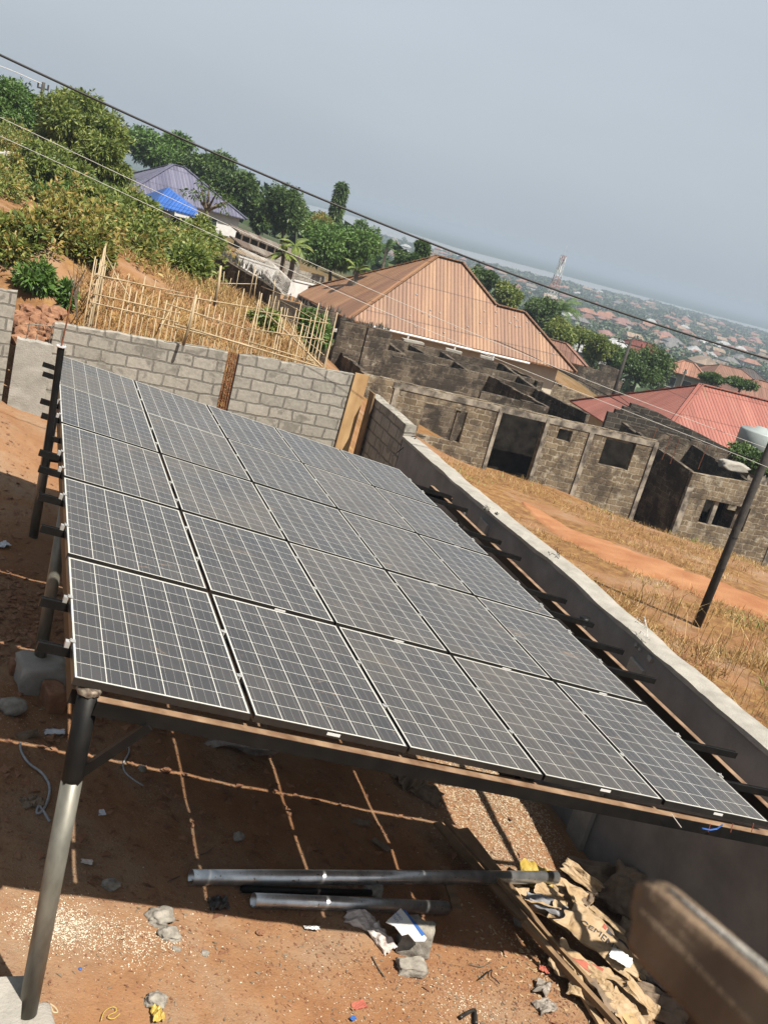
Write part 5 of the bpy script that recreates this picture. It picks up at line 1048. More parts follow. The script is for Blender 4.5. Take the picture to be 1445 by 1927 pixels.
for (x, y, d, L, W_, a, rf, wl, st, lb) in MID:
    st_h = 2.1 * st; bd = None
    for dd_ in (np.geomspace(70, 900, 260) if d > 200 else ()):
        q = ad(x, y, dd_); g = tz(q[0], q[1]); e = abs(px((q[0], q[1], g + st_h + .9))[1] - y)
        if bd is None or e < bd[0]: bd = (e, dd_, q, g)
    if bd is None: q = ad(x, y, d); bd = (0, d, q, q[2] - st_h - .9)
    dn = bd[1]; f_ = min(1.15, max(.5, dn / d)) * .74; L *= f_; W_ *= f_; rise = W_ * .27; top = bd[2]; zed = bd[3] + st_h; zb = min(bd[3] - 1.2, tz(top[0], top[1]) - .5); d = dn; h = st_h; ang = math.radians(a)
    c0 = top[:2] - np.array([math.cos(ang), math.sin(ang)]) * L / 2 - np.array([-math.sin(ang), math.cos(ang)]) * W_ / 2
    wins = []
    for s_ in range(st):
        for q_ in range(max(2, int(L / 3.2))):
            u = 1.3 + q_ * (L - 2.6) / max(1, int(L / 3.2)); wins.append((u, u + 1.1, zed - 2.9 * s_ - 2.1, zed - 2.9 * s_ - .8))
    hip('house', lb, c0, ang, L, W_, zed, zb, rise, W_ * .45, W_ * .45, rf, 'town' + wl, .6, 'houses of the nearer town', windows=wins[:8])
# the town: shared meshes, every house its own object
protos = []
def town_proto(kind, rf, wl, st):
    L, W_ = 12.0, 9.5; mbw = MB(); h = 2.9 * st; mbw.box((0, 0, h / 2 - 1), (L - 1.2, W_ - 1.2, h + 2)); V = [(-L / 2, -W_ / 2, h), (L / 2, -W_ / 2, h), (L / 2, W_ / 2, h), (-L / 2, W_ / 2, h), (-L / 2 + (W_ * .45 if kind else 1.0), 0, h + 2.7), (L / 2 - (W_ * .45 if kind else 1.0), 0, h + 2.7)]
    mw_ = bpy.data.meshes.new('wall'); mw_.from_pydata(mbw.v, [], mbw.f); mw_.materials.append(MAT['town' + wl]); mr = bpy.data.meshes.new('roof'); mr.from_pydata(V, [], [(0, 1, 5, 4), (1, 2, 5), (2, 3, 4, 5), (3, 0, 4), (3, 2, 1, 0)]); mr.materials.append(MAT[rf])
    wn = MB()
    for s in range(st):
        for q in range(4): wn.box((-4 + q * 2.6, -W_ / 2 + .58, 1.4 + 2.9 * s), (1.1, .1, 1.2))
        for q in range(3): wn.box((-L / 2 + .58, -2.6 + q * 2.6, 1.4 + 2.9 * s), (.1, 1.1, 1.2))
    mn = bpy.data.meshes.new('windows'); mn.from_pydata(wn.v, [], wn.f); mn.materials.append(MAT['glass'])
    for m_ in (mr,): uv_auto(m_)
    return mw_, mr, mn, rf, wl, st
for i in range(10): protos.append(town_proto(i % 3 > 0, MATS_ROOF[i], ('cream', 'white')[i % 2], 1 + (i % 4 == 2)))
rn = {'terracotta': 'orange', 'pinkroof': 'pink', 'brownroof': 'brown', 'greyroof': 'grey', 'whiteroof': 'white', 'sandroof': 'sandy', 'zinc': 'tin'}
used = []; cnt = 0; tries = 0; OCC = [(m[0], m[1]) for m in MID]
def in_town(x, y):
    hz = 447 + .2239 * (x - 860); b = y - hz
    if x < 690: return False
    if x < 860: return 30 < b < 70
    if x < 1040: return 44 < b < 110
    return 44 < b < 190
while cnt < 250 and tries < 20000:
    tries += 1; d = 200 * (1700 / 200) ** (rh_.random() ** .75); x = rh_.uniform(690, 1470); hzp = ad(x, 447 + .2239 * (x - 860), d); z = tz(hzp[0], hzp[1]); P3 = (hzp[0], hzp[1], z); u, v, w_ = px(P3)
    if not in_town(u, v) or v > 790: continue
    s_ = 9 * F / w_
    if any(math.hypot(u - a, v - b) < .55 * s_ for a, b, in OCC) : continue
    if any(math.hypot(P3[0] - a, P3[1] - b) < 11.5 for a, b in used): continue
    if rh_.random() > .80: continue
    used.append((P3[0], P3[1])); pr_ = protos[rh_.randrange(10)]; sc = rh_.uniform(.62, 1.1)
    r = bpy.data.objects.new('house', None); scn.collection.objects.link(r); r.location = P3; r.rotation_euler = (0, 0, math.radians(rh_.choice((-15, -20, 70, -10, 60, -40)) + rh_.uniform(-8, 8))); r.scale = (sc * rh_.uniform(.9, 1.2), sc, sc * rh_.uniform(.9, 1.1))
    for nm, me in (('wall', pr_[0]), ('roof', pr_[1]), ('windows', pr_[2])):
        if nm == 'windows' and d > 500: continue
        k = bpy.data.objects.new(nm, me); scn.collection.objects.link(k); k.parent = r
    side = 'far out near the mangrove' if d > 1000 else ('in the middle of the hazy town' if d > 500 else 'in the nearer part of the town')
    r['label'] = '%s %s roofed house with %s walls %s' % (('one storey', 'two storey')[pr_[5] - 1], rn[pr_[3]], pr_[4], side); r['category'] = 'house'; r['group'] = 'houses scattered across the town'; cnt += 1
print('town houses', cnt)

# ================================================================== PLANTS
def leaves(blobs, n, ll, lw, droop=.4, shell=.55, seed=0, clump=6, up=.2):
    """leaf-sized folded faces gathered in twigs through the crown volume"""
    r = np.random.default_rng(seed); vol = np.array([b[3] * b[4] * b[5] for b in blobs]) ** .8; pi = r.choice(len(blobs), size=n // clump, p=vol / vol.sum()); B = np.array(blobs)[pi]
    m = len(B); u = r.normal(size=(m, 3)); u /= np.linalg.norm(u, axis=1)[:, None]; rad = shell + (1 - shell) * r.random(m) ** .6; rad *= 1 + .13 * r.normal(size=m)
    Cc = B[:, :3] + u * rad[:, None] * B[:, 3:6]; Cc = np.repeat(Cc, clump, 0); uu = np.repeat(u, clump, 0); M = len(Cc)
    d = r.normal(size=(M, 3)) + uu * .9; d[:, 2] += up - droop; d /= np.linalg.norm(d, axis=1)[:, None]
    s = np.cross(d, r.normal(size=(M, 3))); s /= np.linalg.norm(s, axis=1)[:, None] + 1e-9
    L = ll * r.uniform(.6, 1.3, (M, 1)); W_ = lw * r.uniform(.7, 1.3, (M, 1)); a = Cc + d * L * .15; mid = a + d * L * .5; tip = a + d * L; tip[:, 2] -= (L[:, 0]) * droop * .35
    V = np.stack([a, mid + s * W_, tip, mid - s * W_], 1).reshape(-1, 3); Q = np.arange(M * 4).reshape(-1, 4); return V, Q
def mkblobs(c, rx, rz, k, seed, ry=None):
    r = random.Random(seed); ry = ry or rx; out = [(c[0], c[1], c[2], rx * .62, ry * .62, rz * .62)]
    for i in range(k):
        a = r.uniform(0, 6.28); e = r.uniform(-.55, 1.0); q = r.uniform(.45, .78); f = r.uniform(.28, .45)
        out.append((c[0] + math.cos(a) * rx * q * math.sqrt(1 - min(1, e * e) * .7), c[1] + math.sin(a) * ry * q * math.sqrt(1 - min(1, e * e) * .7), c[2] + e * rz * .68, rx * f, ry * f, rz * f * 1.05))
    return out
def tree(x, y, rxp, ryp, d, label, mat='mango', n=7000, ll=.26, lw=.035, k=11, seed=0, droop=.45, name='tree', group='trees on the slope', cat='tree', trunk=.16, zb=None, clump=7, shell=.5):
    c = ad(x, y, d); dep = px(c)[2]; rx = 1.16 * rxp * dep / F; rz = 1.16 * ryp * dep / F; g = tz(c[0], c[1]) if zb is None else zb; g = min(g, c[2] - rz * .8)
    t = thing(name, label, cat, (c[0], c[1], g), group); bl = mkblobs(c, rx, rz, k, seed)
    V, Q = leaves(bl, n, ll, lw, droop, shell, seed, clump); fastmesh('crown', V, Q, mat, parent=t)
    r = random.Random(seed + 1); tb = MB(); fk = np.array([c[0] + r.uniform(-.2, .2), c[1], max(g + .4, c[2] - rz * .75)])
    tb.tube([(c[0], c[1], g - .2), (c[0] + r.uniform(-.1, .1), c[1], (g + fk[2]) / 2), fk], [trunk, trunk * .85, trunk * .7], 8)
    for b in bl[1:8]:
        e = np.array(b[:3]); tb.tube([fk, (fk + e) / 2 + (0, 0, .15 * rz * r.random()), e], [trunk * .55, trunk * .35, trunk * .12], 6, False)
    obj('trunk', tb, 'bark', t, smooth=True); return t
T = [
 (18, 212, 52, 48, 55, 'bright feathery tree filling the upper left corner', 'fern', 9000, .30, .045, 5),
 (8, 175, 28, 16, 62, 'small dark tree top at the left edge above the feathery tree', 'dkleaf', 2500, .3, .05, 6),
 (64, 198, 16, 16, 60, 'small dark tree just left of the power pole on the skyline', 'dkleaf', 1800, .3, .05, 7),
 (150, 245, 75, 58, 46, 'large mango tree with the highest crown right of the skyline pole', 'mango', 16000, .30, .042, 8),
 (100, 320, 60, 45, 42, 'lower mango crown left of centre under the skyline mango', 'mango', 9000, .28, .04, 9),
 (192, 304, 44, 42, 44, 'mango crown sloping down towards the blue roofed house', 'mango', 9000, .28, .04, 10),
 (300, 290, 62, 36, 100, 'broad light green tree directly behind the blue roof', 'fern', 9000, .5, .08, 11),
 (385, 325, 62, 38, 98, 'round dark tree behind the right half of the blue roof', 'dkleaf', 9000, .5, .09, 12),
 (440, 368, 40, 42, 96, 'tree descending the slope right of the blue roof', 'dkleaf', 6500, .45, .08, 13),
 (200, 395, 62, 42, 34, 'young mango tree below the blue canopy', 'mango', 9000, .26, .036, 14),
 (255, 425, 50, 40, 32, 'leafy mango right of the young one, above the bamboo fence', 'mango', 7500, .26, .036, 15),
 (380, 458, 38, 42, 36, 'drooping mango in front of the white house wall', 'mango', 7000, .26, .036, 16),
 (400, 372, 38, 30, 50, 'thin airy tree rising in front of the blue roof', 'dkleaf', 260, .26, .04, 17),
 (540, 402, 46, 46, 90, 'dense round mango standing alone left of the tall thin tree', 'dkleaf', 10000, .42, .07, 18),
 (490, 410, 26, 34, 95, 'tree squeezed between the white house and the round mango', 'dkleaf', 3500, .42, .07, 19),
 (635, 468, 62, 48, 72, 'wide bushy tree above the left end of the orange roof', 'fern', 11000, .36, .06, 20),
 (600, 425, 30, 26, 105, 'brownish tree beside the tall thin tree', 'yelleaf', 2600, .4, .07, 21),
 (682, 452, 26, 28, 85, 'light green tree right of the wide bushy one', 'fern', 3500, .36, .06, 22),
 (765, 488, 26, 13, 80, 'low dark tree showing over the orange roof ridge, left of the peak', 'dkleaf', 2600, .36, .06, 23),
 (795, 472, 16, 14, 82, 'small dark tree just left of the orange roof peak', 'dkleaf', 2000, .36, .06, 24),
 (910, 528, 26, 22, 95, 'leafy tree just right of the orange roof peak', 'dkleaf', 3600, .4, .07, 25),
 (952, 556, 24, 22, 92, 'yellow green tree following the orange roof down', 'mango', 3200, .4, .07, 26),
 (1012, 590, 36, 30, 110, 'dark tree in front of the telecom tower', 'dkleaf', 4500, .45, .08, 27),
 (1055, 632, 32, 24, 95, 'bushy tree below the palm', 'mango', 3600, .4, .07, 28),
 (1095, 632, 26, 18, 105, 'tree above the small white shed', 'mango', 3000, .4, .07, 29),
 (1126, 658, 32, 26, 95, 'round leafy tree between the white shed and the maroon roofed house', 'mango', 5000, .36, .06, 30),
 (1208, 690, 58, 35, 95, 'big dome shaped dark tree above the red roof', 'dkleaf', 9500, .36, .06, 31),
 (1165, 675, 24, 24, 96, 'left shoulder tree of the big dome shaped one', 'dkleaf', 3500, .36, .06, 32),
 (1342, 712, 26, 9, 100, 'low tree line behind the red roof ridge', 'dkleaf', 2600, .36, .06, 33),
 (1395, 722, 24, 9, 100, 'low tree behind the right part of the red roof', 'dkleaf', 2200, .36, .06, 34),
 (1412, 868, 52, 20, 46, 'leafy shrub in front of the water tank at the right edge', 'dkleaf', 3800, .20, .045, 35),
]
for (x, y, a, b, d, lb, mt_, n, ll, lw, sd) in T: tree(x, y, a, b, d, lb, mt_, int(n * 1.9), ll * .76, lw * .8, 12 if n > 5000 else 7, sd)
# shrubs and undergrowth on the left bank
SB = [(45, 440, 55, 34, 27, 'yellow green shrub mass on the left bank above the stone wall', 'yelleaf', 6000), (120, 430, 46, 26, 29, 'yellowing creeper covered bush right of the left shrub mass', 'yelleaf', 5200), (165, 470, 40, 34, 27, 'olive bush at the left corner of the bamboo fence', 'yelleaf', 5000),
      (15, 470, 30, 26, 25, 'golden leaved bush at the left edge', 'yelleaf', 3000), (100, 375, 36, 26, 34, 'green bush beside the orange bank', 'fern', 3200), (290, 470, 50, 26, 30, 'loose green bush behind the bamboo fence', 'yelleaf', 4500), (350, 500, 44, 26, 30, 'low green bush behind the middle of the bamboo fence', 'mango', 3500),
      (582, 632, 30, 42, 24, 'feathery fern green bush at the right end of the bamboo fence', 'fern', 6500), (498, 604, 24, 15, 24, 'small bright leafy plant inside the fence', 'mango', 1200), (130, 560, 12, 22, 17, 'small green weed on the rubble behind the wall', 'fern', 500), (60, 525, 34, 22, 20, 'pale scrub on the bank at the left', 'fern', 1500),
      (20, 330, 26, 36, 38, 'sparse bush before the white wall fragment', 'yelleaf', 1600), (320, 455, 40, 24, 32, 'yellow green growth under the blue canopy house', 'yelleaf', 3200)]
for i, (x, y, a, b, d, lb, mt_, n) in enumerate(SB):
    h_ = hit(x, y + b * .75, 14.5 if y > 500 else 20, 80); d = math.hypot(h_[0] - CAM[0], h_[1] - CAM[1])
    tree(x, y, a, b, d, lb, mt_, int(n * 1.4), .17, .028, 8, 60 + i, .2, 'shrub', 'shrubs on the bank', 'shrub', .03, clump=5, shell=.3)

# columnar tree
c = ad(634, 395, 110); dep = px(c)[2]; g = tz(c[0], c[1]); t = thing('columnar_tree', 'very tall thin columnar tree standing above the others on the skyline', 'tree', (c[0], c[1], g), 'trees on the slope'); h = 40 * dep / F
bl = [(c[0], c[1], c[2] + h * (k / 5 - .0), .40 + .05 * (k % 2), .42, h * .26) for k in range(-5, 6)]; V, Q = leaves(bl, 7000, .5, .08, .9, .4, 70, 5, 0); fastmesh('crown', V, Q, 'dkleaf', parent=t); obj('trunk', MB().tube([(c[0], c[1], g), (c[0], c[1], c[2])], [.2, .1], 8), 'bark', t)
def palm(x, y, d, hp, label, seed, nf=14, fl=2.2, name='palm_tree', mat='dkleaf', lw=.05, cat='palm'):
    c = ad(x, y, d); g = min(tz(c[0], c[1]), c[2] - 2); t = thing(name, label, cat, (c[0], c[1], g)); r = random.Random(seed); obj('trunk', MB().tube([(c[0], c[1], g), (c[0] + .1, c[1], (g + c[2]) / 2), tuple(c)], [.2, .16, .13], 8), 'bark', t, smooth=True); V = []; Q = []
    for k in range(nf):
        a = k * 2.4 + r.random() * .5; el = r.uniform(.1, 1.15); d0 = np.array([math.cos(a) * math.cos(el), math.sin(a) * math.cos(el), math.sin(el)]); p = np.array(c); 
        for s in range(14):
            step = fl / 14; d0 = d0 - np.array([0, 0, .09]); d0 /= np.linalg.norm(d0); p2 = p + d0 * step; sd = np.cross(d0, (0, 0, 1)); sd /= np.linalg.norm(sd) + 1e-9; ln = .55 * fl / 2.2 * math.sin(math.pi * (s + 1.5) / 16)
            for sg in (-1, 1):
                e = p2 + sd * sg * ln * .8 + d0 * ln * .4 - np.array([0, 0, ln * .45]); b = len(V); V += [p, p2, e + d0 * lw, e]; Q.append((b, b + 1, b + 2, b + 3))
            p = p2
    fastmesh('fronds', np.array(V), np.array(Q), mat, parent=t); return t
palm(1056, 582, 115, 3, 'coconut palm with drooping fronds right of the telecom tower', 1, 18, 2.9)
palm(728, 465, 110, 2, 'small ragged palm on the slope left of the orange roof peak', 2, 9, 1.6)
palm(556, 462, 62, 1, 'banana plant with torn green leaves below the round mango', 3, 9, 1.15, 'banana_plant', 'mango', .2, 'banana plant')
palm(535, 478, 60, 1, 'second banana plant left of the other, by the shed', 4, 8, 1.0, 'banana_plant', 'mango', .2, 'banana plant')
palm(672, 510, 62, 1, 'banana leaf showing at the edge of the orange roof', 5, 5, 1.0, 'banana_plant', 'mango', .2, 'banana plant')
# far woods and the trees filling the town
def mass(name, label, pts, mat, per=70, seed=0, kind='stuff'):
    r = np.random.default_rng(seed); VV = []; 
    for (x, y, z, rx, rz, ls) in pts:
        m = per; u = r.normal(size=(m, 3)); u /= np.linalg.norm(u, axis=1)[:, None]; u[:, 2] = np.abs(u[:, 2]) * 1.0 - .25; P = np.array([x, y, z + rz * .5]) + u * (rx, rx, rz) * r.uniform(.6, 1.08, (m, 1))
        n = u + r.normal(size=(m, 3)) * .5; n /= np.linalg.norm(n, axis=1)[:, None]; a = np.cross(n, r.normal(size=(m, 3))); a /= np.linalg.norm(a, axis=1)[:, None]; b = np.cross(n, a); s = ls * r.uniform(.6, 1.4, (m, 1))
        VV.append(np.stack([P - a * s, P - b * s * .7, P + a * s, P + b * s * .7], 1).reshape(-1, 3))
    V = np.concatenate(VV); return fastmesh(name, V, np.arange(len(V)).reshape(-1, 4), mat, label=label, kind=kind)
MAT['townleaf'] = leaf_mat('town_foliage', [(.018, .040, .014), (.03, .062, .02), (.055, .085, .03), (.08, .085, .035)], .15, .02)
r_ = np.random.default_rng(9); pts = []; HP = np.array(used)
def addtrees(nn, d0, d1, pw, x0, x1, s0, s1, seed, avoid=True):
    r = np.random.default_rng(seed); k = 0
    while k < nn:
        d = d0 * (d1 / d0) ** (r.random() ** pw); x = r.uniform(x0, x1); q = ad(x, 447 + .2239 * (x - 860), d)
        if avoid and len(HP) and np.min(np.hypot(HP[:, 0] - q[0], HP[:, 1] - q[1])) < 8.0: k += .2; continue
        s = r.uniform(s0, s1); pts.append((q[0], q[1], tz(q[0], q[1]), s, s * r.uniform(.7, 1.2), max(.35, s * .22))); k += 1
addtrees(2600, 190, 1500, .75, 640, 1500, 2.0, 4.6, 1)
addtrees(420, 130, 420, 1, 560, 1500, 2.4, 4.8, 4)
ptn = []
for m_ in MID:
    for k in range(9 if m_[2] > 200 else 2):
        q = ad(m_[0] + r_.uniform(-1, 1) * 16 * F / m_[2] / 2, m_[1], m_[2] + r_.uniform(6, 14)); g = tz(q[0], q[1]); s = r_.uniform(1.8, 3.6); (ptn if m_[2] < 200 else pts).append((q[0], q[1], g, s, s, .13 if m_[2] < 200 else .4))
mass('town_trees', 'green trees and bushes filling the gaps between the houses of the town', pts, 'townleaf', 75, 2)
mass('garden_trees', 'leafy garden trees around the nearest houses of the town', ptn, 'dkleaf', 1000, 12)
pts = []; addtrees(1500, 1300, 2050, 1, 380, 1560, 9, 17, 3, False)
pts = [(a, b, c_, e, f * .22, g_ * .8) for a, b, c_, e, f, g_ in pts if px((a, b, c_))[1] - (447 + .2239 * (px((a, b, c_))[0] - 860)) > 41]
mass('mangrove_belt', 'flat hazy belt of mangrove between the town and the river', pts, 'townleaf', 40, 5)
pts = []; addtrees(260, 120, 420, 1, 380, 900, 2.5, 5, 6)
mass('slope_scrub', 'hazy scrub on the slope below the columnar tree', pts, 'townleaf', 75, 7)
# undergrowth of the left bank
def bank():
    r = np.random.default_rng(31); bl = []; k = 0
    while k < 300:
        x = r.uniform(-30, 470); d = 21 + 40 * r.random() ** .8; q = ad(x, 300, d); z = tz(q[0], q[1]); u, v, w_ = px((q[0], q[1], z))
        lim = 492 + (u - 130) * .13 if u > 130 else 500
        if v > lim or (u < 130 and 375 < v < 425): k += .3; continue
        if (u > 255 and v < 472) or (u > 395 and v < 515): k += .3; continue
        if wav(q[0:1], q[1:2], .5, 41)[0] < -.35: k += .3; continue
        s = r.uniform(.35, .95); bl.append((q[0], q[1], z + s * .4, s, s, s * r.uniform(.6, 1.2))); k += 1
    h = len(bl) // 2
    for nm, m_, B, n, sd in (('yellow_undergrowth', 'yelleaf', bl[:h], 70000, 1), ('green_undergrowth', 'mango', bl[h:], 70000, 2)):
        V, Q = leaves(B, n, .15, .026, .2, .3, sd, 5); fastmesh(nm, V, Q, m_, kind='stuff', label=('yellowing' if sd == 1 else 'green') + ' creepers and scrub covering the left bank between the trees')
bank()
# dry grass
def blades(name, label, n, region, mat, h0, h1, w_, seed, mask=None, lean=.6):
    r = np.random.default_rng(seed); P = []
    while len(P) < n:
        x, y = region(r)
        P.append((x, y))
    P = np.array(P)
    if mask is not None: P = P[mask(P)]
    z = terr(P[:, 0], P[:, 1]); m = len(P); a = r.uniform(0, 6.28, m); l = np.abs(r.normal(0, lean, m)); h = r.uniform(h0, h1, m) * (1 + .5 * wav(P[:, 0], P[:, 1], 1.1, 5)); b = r.uniform(0, 6.28, m); wv = np.stack([np.cos(b), np.sin(b), np.zeros(m)], 1) * w_ / 2
    base = np.stack([P[:, 0], P[:, 1], z - .03], 1); d = np.stack([np.cos(a) * np.sin(l), np.sin(a) * np.sin(l), np.cos(l)], 1); mid = base + d * h[:, None] * .55; tip = mid + (d + np.stack([np.cos(a), np.sin(a), -.6 * np.ones(m)], 1) * .5) * h[:, None] * .45
    V = np.stack([base - wv, base + wv, mid + wv * .8, mid - wv * .8], 1).reshape(-1, 3); V2 = np.stack([mid - wv * .8, mid + wv * .8, tip + wv * .15, tip - wv * .15], 1).reshape(-1, 3)
    V = np.concatenate([V, V2]); return fastmesh(name, V, np.arange(len(V)).reshape(-1, 4), mat, label=label, kind='stuff')
RD = np.array([hit(x, y)[:2] for x, y in ((985, 945), (1060, 1000), (1130, 1030), (1240, 1075), (1340, 1110), (1445, 1150), (1640, 1235))])
def offroad(P, wd=1.15):
    m = np.ones(len(P), bool)
    for i in range(len(RD) - 1):
        a, b = RD[i], RD[i + 1]; t = np.clip(((P - a) @ (b - a)) / ((b - a) @ (b - a)), 0, 1); m &= np.linalg.norm(P - (a + t[:, None] * (b - a)), axis=1) > wd + .25 * wav(P[:, 0], P[:, 1], 2, 9)
    return m
def notruin(P):
    s = (P - A0[:2]) @ FD[:2]; t = (P - A0[:2]) @ FN[:2]; return ~((t > -.2) & (s > -.6) & (s < 18.6))
pb0 = hit(1311, 1176)
def regR(r):
    x = r.uniform(830, 1600); y = r.uniform(840, 1480); q = az(x, y, -4.2); return q[0], q[1]
def mR(P):
    near_pole = np.hypot(P[:, 0] - pb0[0], P[:, 1] - pb0[1]) > 1.3
    c = P[:, 0] > 6.45; g = wav(P[:, 0], P[:, 1], .9, 22) + .4 * wav(P[:, 0], P[:, 1], 3.1, 23) > -.16; return c & offroad(P) & notruin(P) & g & near_pole
blades('dry_grass', 'dry straw coloured grass covering the ground beyond the yard wall', 60000, regR, 'straw', .05, .27, .014, 1, mR, .8)
def regL(r): q = ad(r.uniform(150, 640), 500, r.uniform(14.6, 27.5)); return q[0], q[1]
blades('dry_grass', 'dry grass inside and around the bamboo fence', 42000, regL, 'straw', .08, .34, .016, 2, lambda P: (P[:, 1] > 13.9) & notruin(P) & (wav(P[:, 0], P[:, 1], 1.2, 12) > -.45), .85)
blades('green_weeds', 'green weeds among the dry grass of the fenced plot', 1800, regL, 'fern', .1, .3, .03, 8, lambda P: (P[:, 1] > 13.9) & notruin(P) & (wav(P[:, 0], P[:, 1], 1.5, 77) > .45), .8)
blades('green_weeds', 'scattered green weeds in the dry grass by the track', 9000, regR, 'mango', .08, .28, .03, 3, lambda P: mR(P) & (wav(P[:, 0], P[:, 1], 1.3, 33) > .30), .7)
q0 = az(1420, 1270, -3.6); q1 = az(1200, 1150, -3.6); q2 = az(1400, 1380, -3.6)
blades('tall_straw', 'tall dry stalks standing by the wall and the pole', 600, lambda r: tuple((q0[:2], q1[:2], q2[:2])[r.integers(3)] + r.normal(size=2) * (.9, .5)), 'straw', .4, .95, .013, 4, lambda P: P[:, 0] > 6.5, .28)

# ================================================================== BAMBOO FENCE
bf = thing('bamboo_fence', 'rickety see through fence of thin bamboo poles and rails around the dry grass plot', 'fence', ad(380, 620, 18) * [1, 1, 0] + [0, 0, -2])
fr_ = random.Random(8)
def stick(a, b, r=.018, nm='pole'):
    a = np.array(a); b = np.array(b); m = (a + b) / 2 + np.array([fr_.uniform(-.03, .03), fr_.uniform(-.03, .03), 0]); obj(nm, MB().tube([a, m, b], [r, r * .9, r * .75], 6), 'bamboo', bf, smooth=True)
def L2(x0, y0, d0, x1, y1, d1, t): return x0 + (x1 - x0) * t, y0 + (y1 - y0) * t, d0 + (d1 - d0) * t
runs = [((165, 600, 18.4), (606, 700, 20.5), 100, 40), ((193, 585, 25.0), (470, 615, 27.5), 95, 22), ((166, 600, 18.4), (196, 585, 25.0), 115, 20), ((480, 610, 27.5), (606, 690, 20.5), 90, 14)]
for (p, q, hh, n) in runs:
    for k in range(n):
        x, y, d = L2(*p, *q, (k + fr_.uniform(-.3, .3)) / (n - 1)); up_ = hh * fr_.uniform(.55, 1.2); top = ad(x + up_ * .18 + fr_.uniform(-9, 9), y - up_, d); g = ad(x, y + 8, d); g[2] = tz(g[0], g[1]) - .1; top = np.array([g[0] + (top[0] - g[0]) * .6, g[1] + (top[1] - g[1]) * .6, top[2]]); stick(g, top, fr_.uniform(.009, .018))
    for lv in (.25, .55, .82):
        for (t0, t1) in ((0, .38), (.3, .72), (.66, 1.0)):
            a = L2(*p, *q, t0); b = L2(*p, *q, t1); h0 = hh * (lv + fr_.uniform(-.10, .10)); h1 = hh * (lv + fr_.uniform(-.13, .10)); stick(ad(a[0] + h0 * .17, a[1] - h0, a[2]), ad(b[0] + h1 * .17, b[1] - h1, b[2]), .013, 'rail')
stick(ad(403, 575, 21), ad(416, 500, 21), .035); stick(ad(345, 650, 18), ad(370, 555, 18), .03); stick(ad(330, 610, 18), ad(600, 690, 19), .02, 'rail'); stick(ad(480, 570, 24), ad(606, 690, 19.5), .022, 'rail')
for (a, b) in (((200, 480), (245, 560)), ((540, 600), (592, 690)), ((330, 560), (300, 620))): stick(ad(*a, 22), ad(*b, 20.5), .014, 'brace')
# laterite rock heap behind the gap
hr = random.Random(4); q = ad(72, 590, 18.8)
for k in range(60):
    x = hr.uniform(34, 112); y = hr.uniform(583, 650) ; s = hr.uniform(.07, .15); p = ad(x, y, 18.55 + (640 - y) * .018); rock('laterite_rock', 'red brown laterite rock of the heap behind the cast column', 'rock', p, (s, s * .9, s * .75), 200 + k, 'laterite', 2, .35, 'laterite rocks heaped behind the back wall', hr.uniform(0, 3), .8)
mh = MB(); c = ad(80, 578, 21.0); n = 26; V = [(c[0], c[1], c[2] + .32)]
for i in range(1, 7):
    for k in range(n): a = 2 * math.pi * k / n; rr = i / 6 * 1.75 * (1 + .1 * math.sin(3 * a)); V.append((c[0] + rr * math.cos(a) * 1.1, c[1] + rr * math.sin(a), c[2] + .32 - 1.5 * (i / 6) ** 1.3 + hr.uniform(-.05, .05)))
Fc = [(0, 1 + k, 1 + (k + 1) % n) for k in range(n)] + [(1 + i * n + k, 1 + (i + 1) * n + k, 1 + (i + 1) * n + (k + 1) % n, 1 + i * n + (k + 1) % n) for i in range(5) for k in range(n)]
obj('rubble_mound', mh.add(V, Fc), 'laterite', label='mound of orange laterite rubble behind the red rocks', cat='mound')
# bare twiggy sapling behind the mast
sp = thing('bare_sapling', 'bare thorny sapling with thin twigs behind the block wall', 'sapling', ad(150, 590, 18)); mbs = MB()
b0 = ad(146, 600, 18)
for k in range(9):
    a = ad(140 + hr.uniform(-3, 6), 545 + hr.uniform(-15, 15), 18); e = ad(140 + hr.uniform(-16, 26), 505 + hr.uniform(-20, 18), 18 + hr.uniform(-.3, .3)); mbs.tube([b0, a, e], [.012, .008, .004], 5)
obj('twigs', mbs, 'bark', sp)

# ================================================================== POLES, TOWER, CABLES
pb = hit(1311, 1176); pb_d = math.hypot(*(pb - CAM)[:2]); print('pole', pb, pb_d)
tp = ad(1445, 850, pb_d); dirp = tp - pb; 
up_t = thing('utility_pole', 'dark leaning wooden utility pole standing in the dry grass at the right', 'utility pole', pb, 'power poles')
obj('pole_shaft', MB().tube([pb - dirp * .05, pb + dirp * .5, pb + dirp * 2.1], [.088, .082, .07], 14), 'pole', up_t, smooth=True)
for s_ in (.33, .34, .52): c = pb + dirp * s_; obj('wire_band', MB().tube([c, c + dirp * .006], .089, 14), 'cable', up_t)
def power_pole(xb, yb, xt, yt, d, label, wood='pole', arms=((1.0, .6),)):
    t_ = ad(xt, yt, d); b = np.array([t_[0], t_[1], tz(t_[0], t_[1]) - .2]); t = thing('power_pole', label, 'power pole', b, 'power poles'); obj('pole_shaft', MB().tube([b, t_], [.15, .10], 8), wood, t, smooth=True)
    sd = RW[0] * [1, 1, 0]; sd /= np.linalg.norm(sd)
    for f, w_ in arms:
        c = b + (t_ - b) * f - (0, 0, .35); obj('cross_arm', MB().beam(c - sd * w_, c + sd * w_, .09, .09), 'pole', t)
        for s in (-1, 0, 1): q = c + sd * w_ * .9 * s; obj('insulator', MB().tube([q, q + (0, 0, .28)], .05, 8), 'white' if d > 80 else 'pole', t)
power_pole(80, 205, 83, 155, 66, 'power pole with a short cross arm on the skyline at the upper left', arms=((1.0, .33),))
power_pole(1155, 745, 1187, 640, 78, 'leaning power pole with a wide cross arm in front of the big dome shaped tree', arms=((1.0, 1.0),))
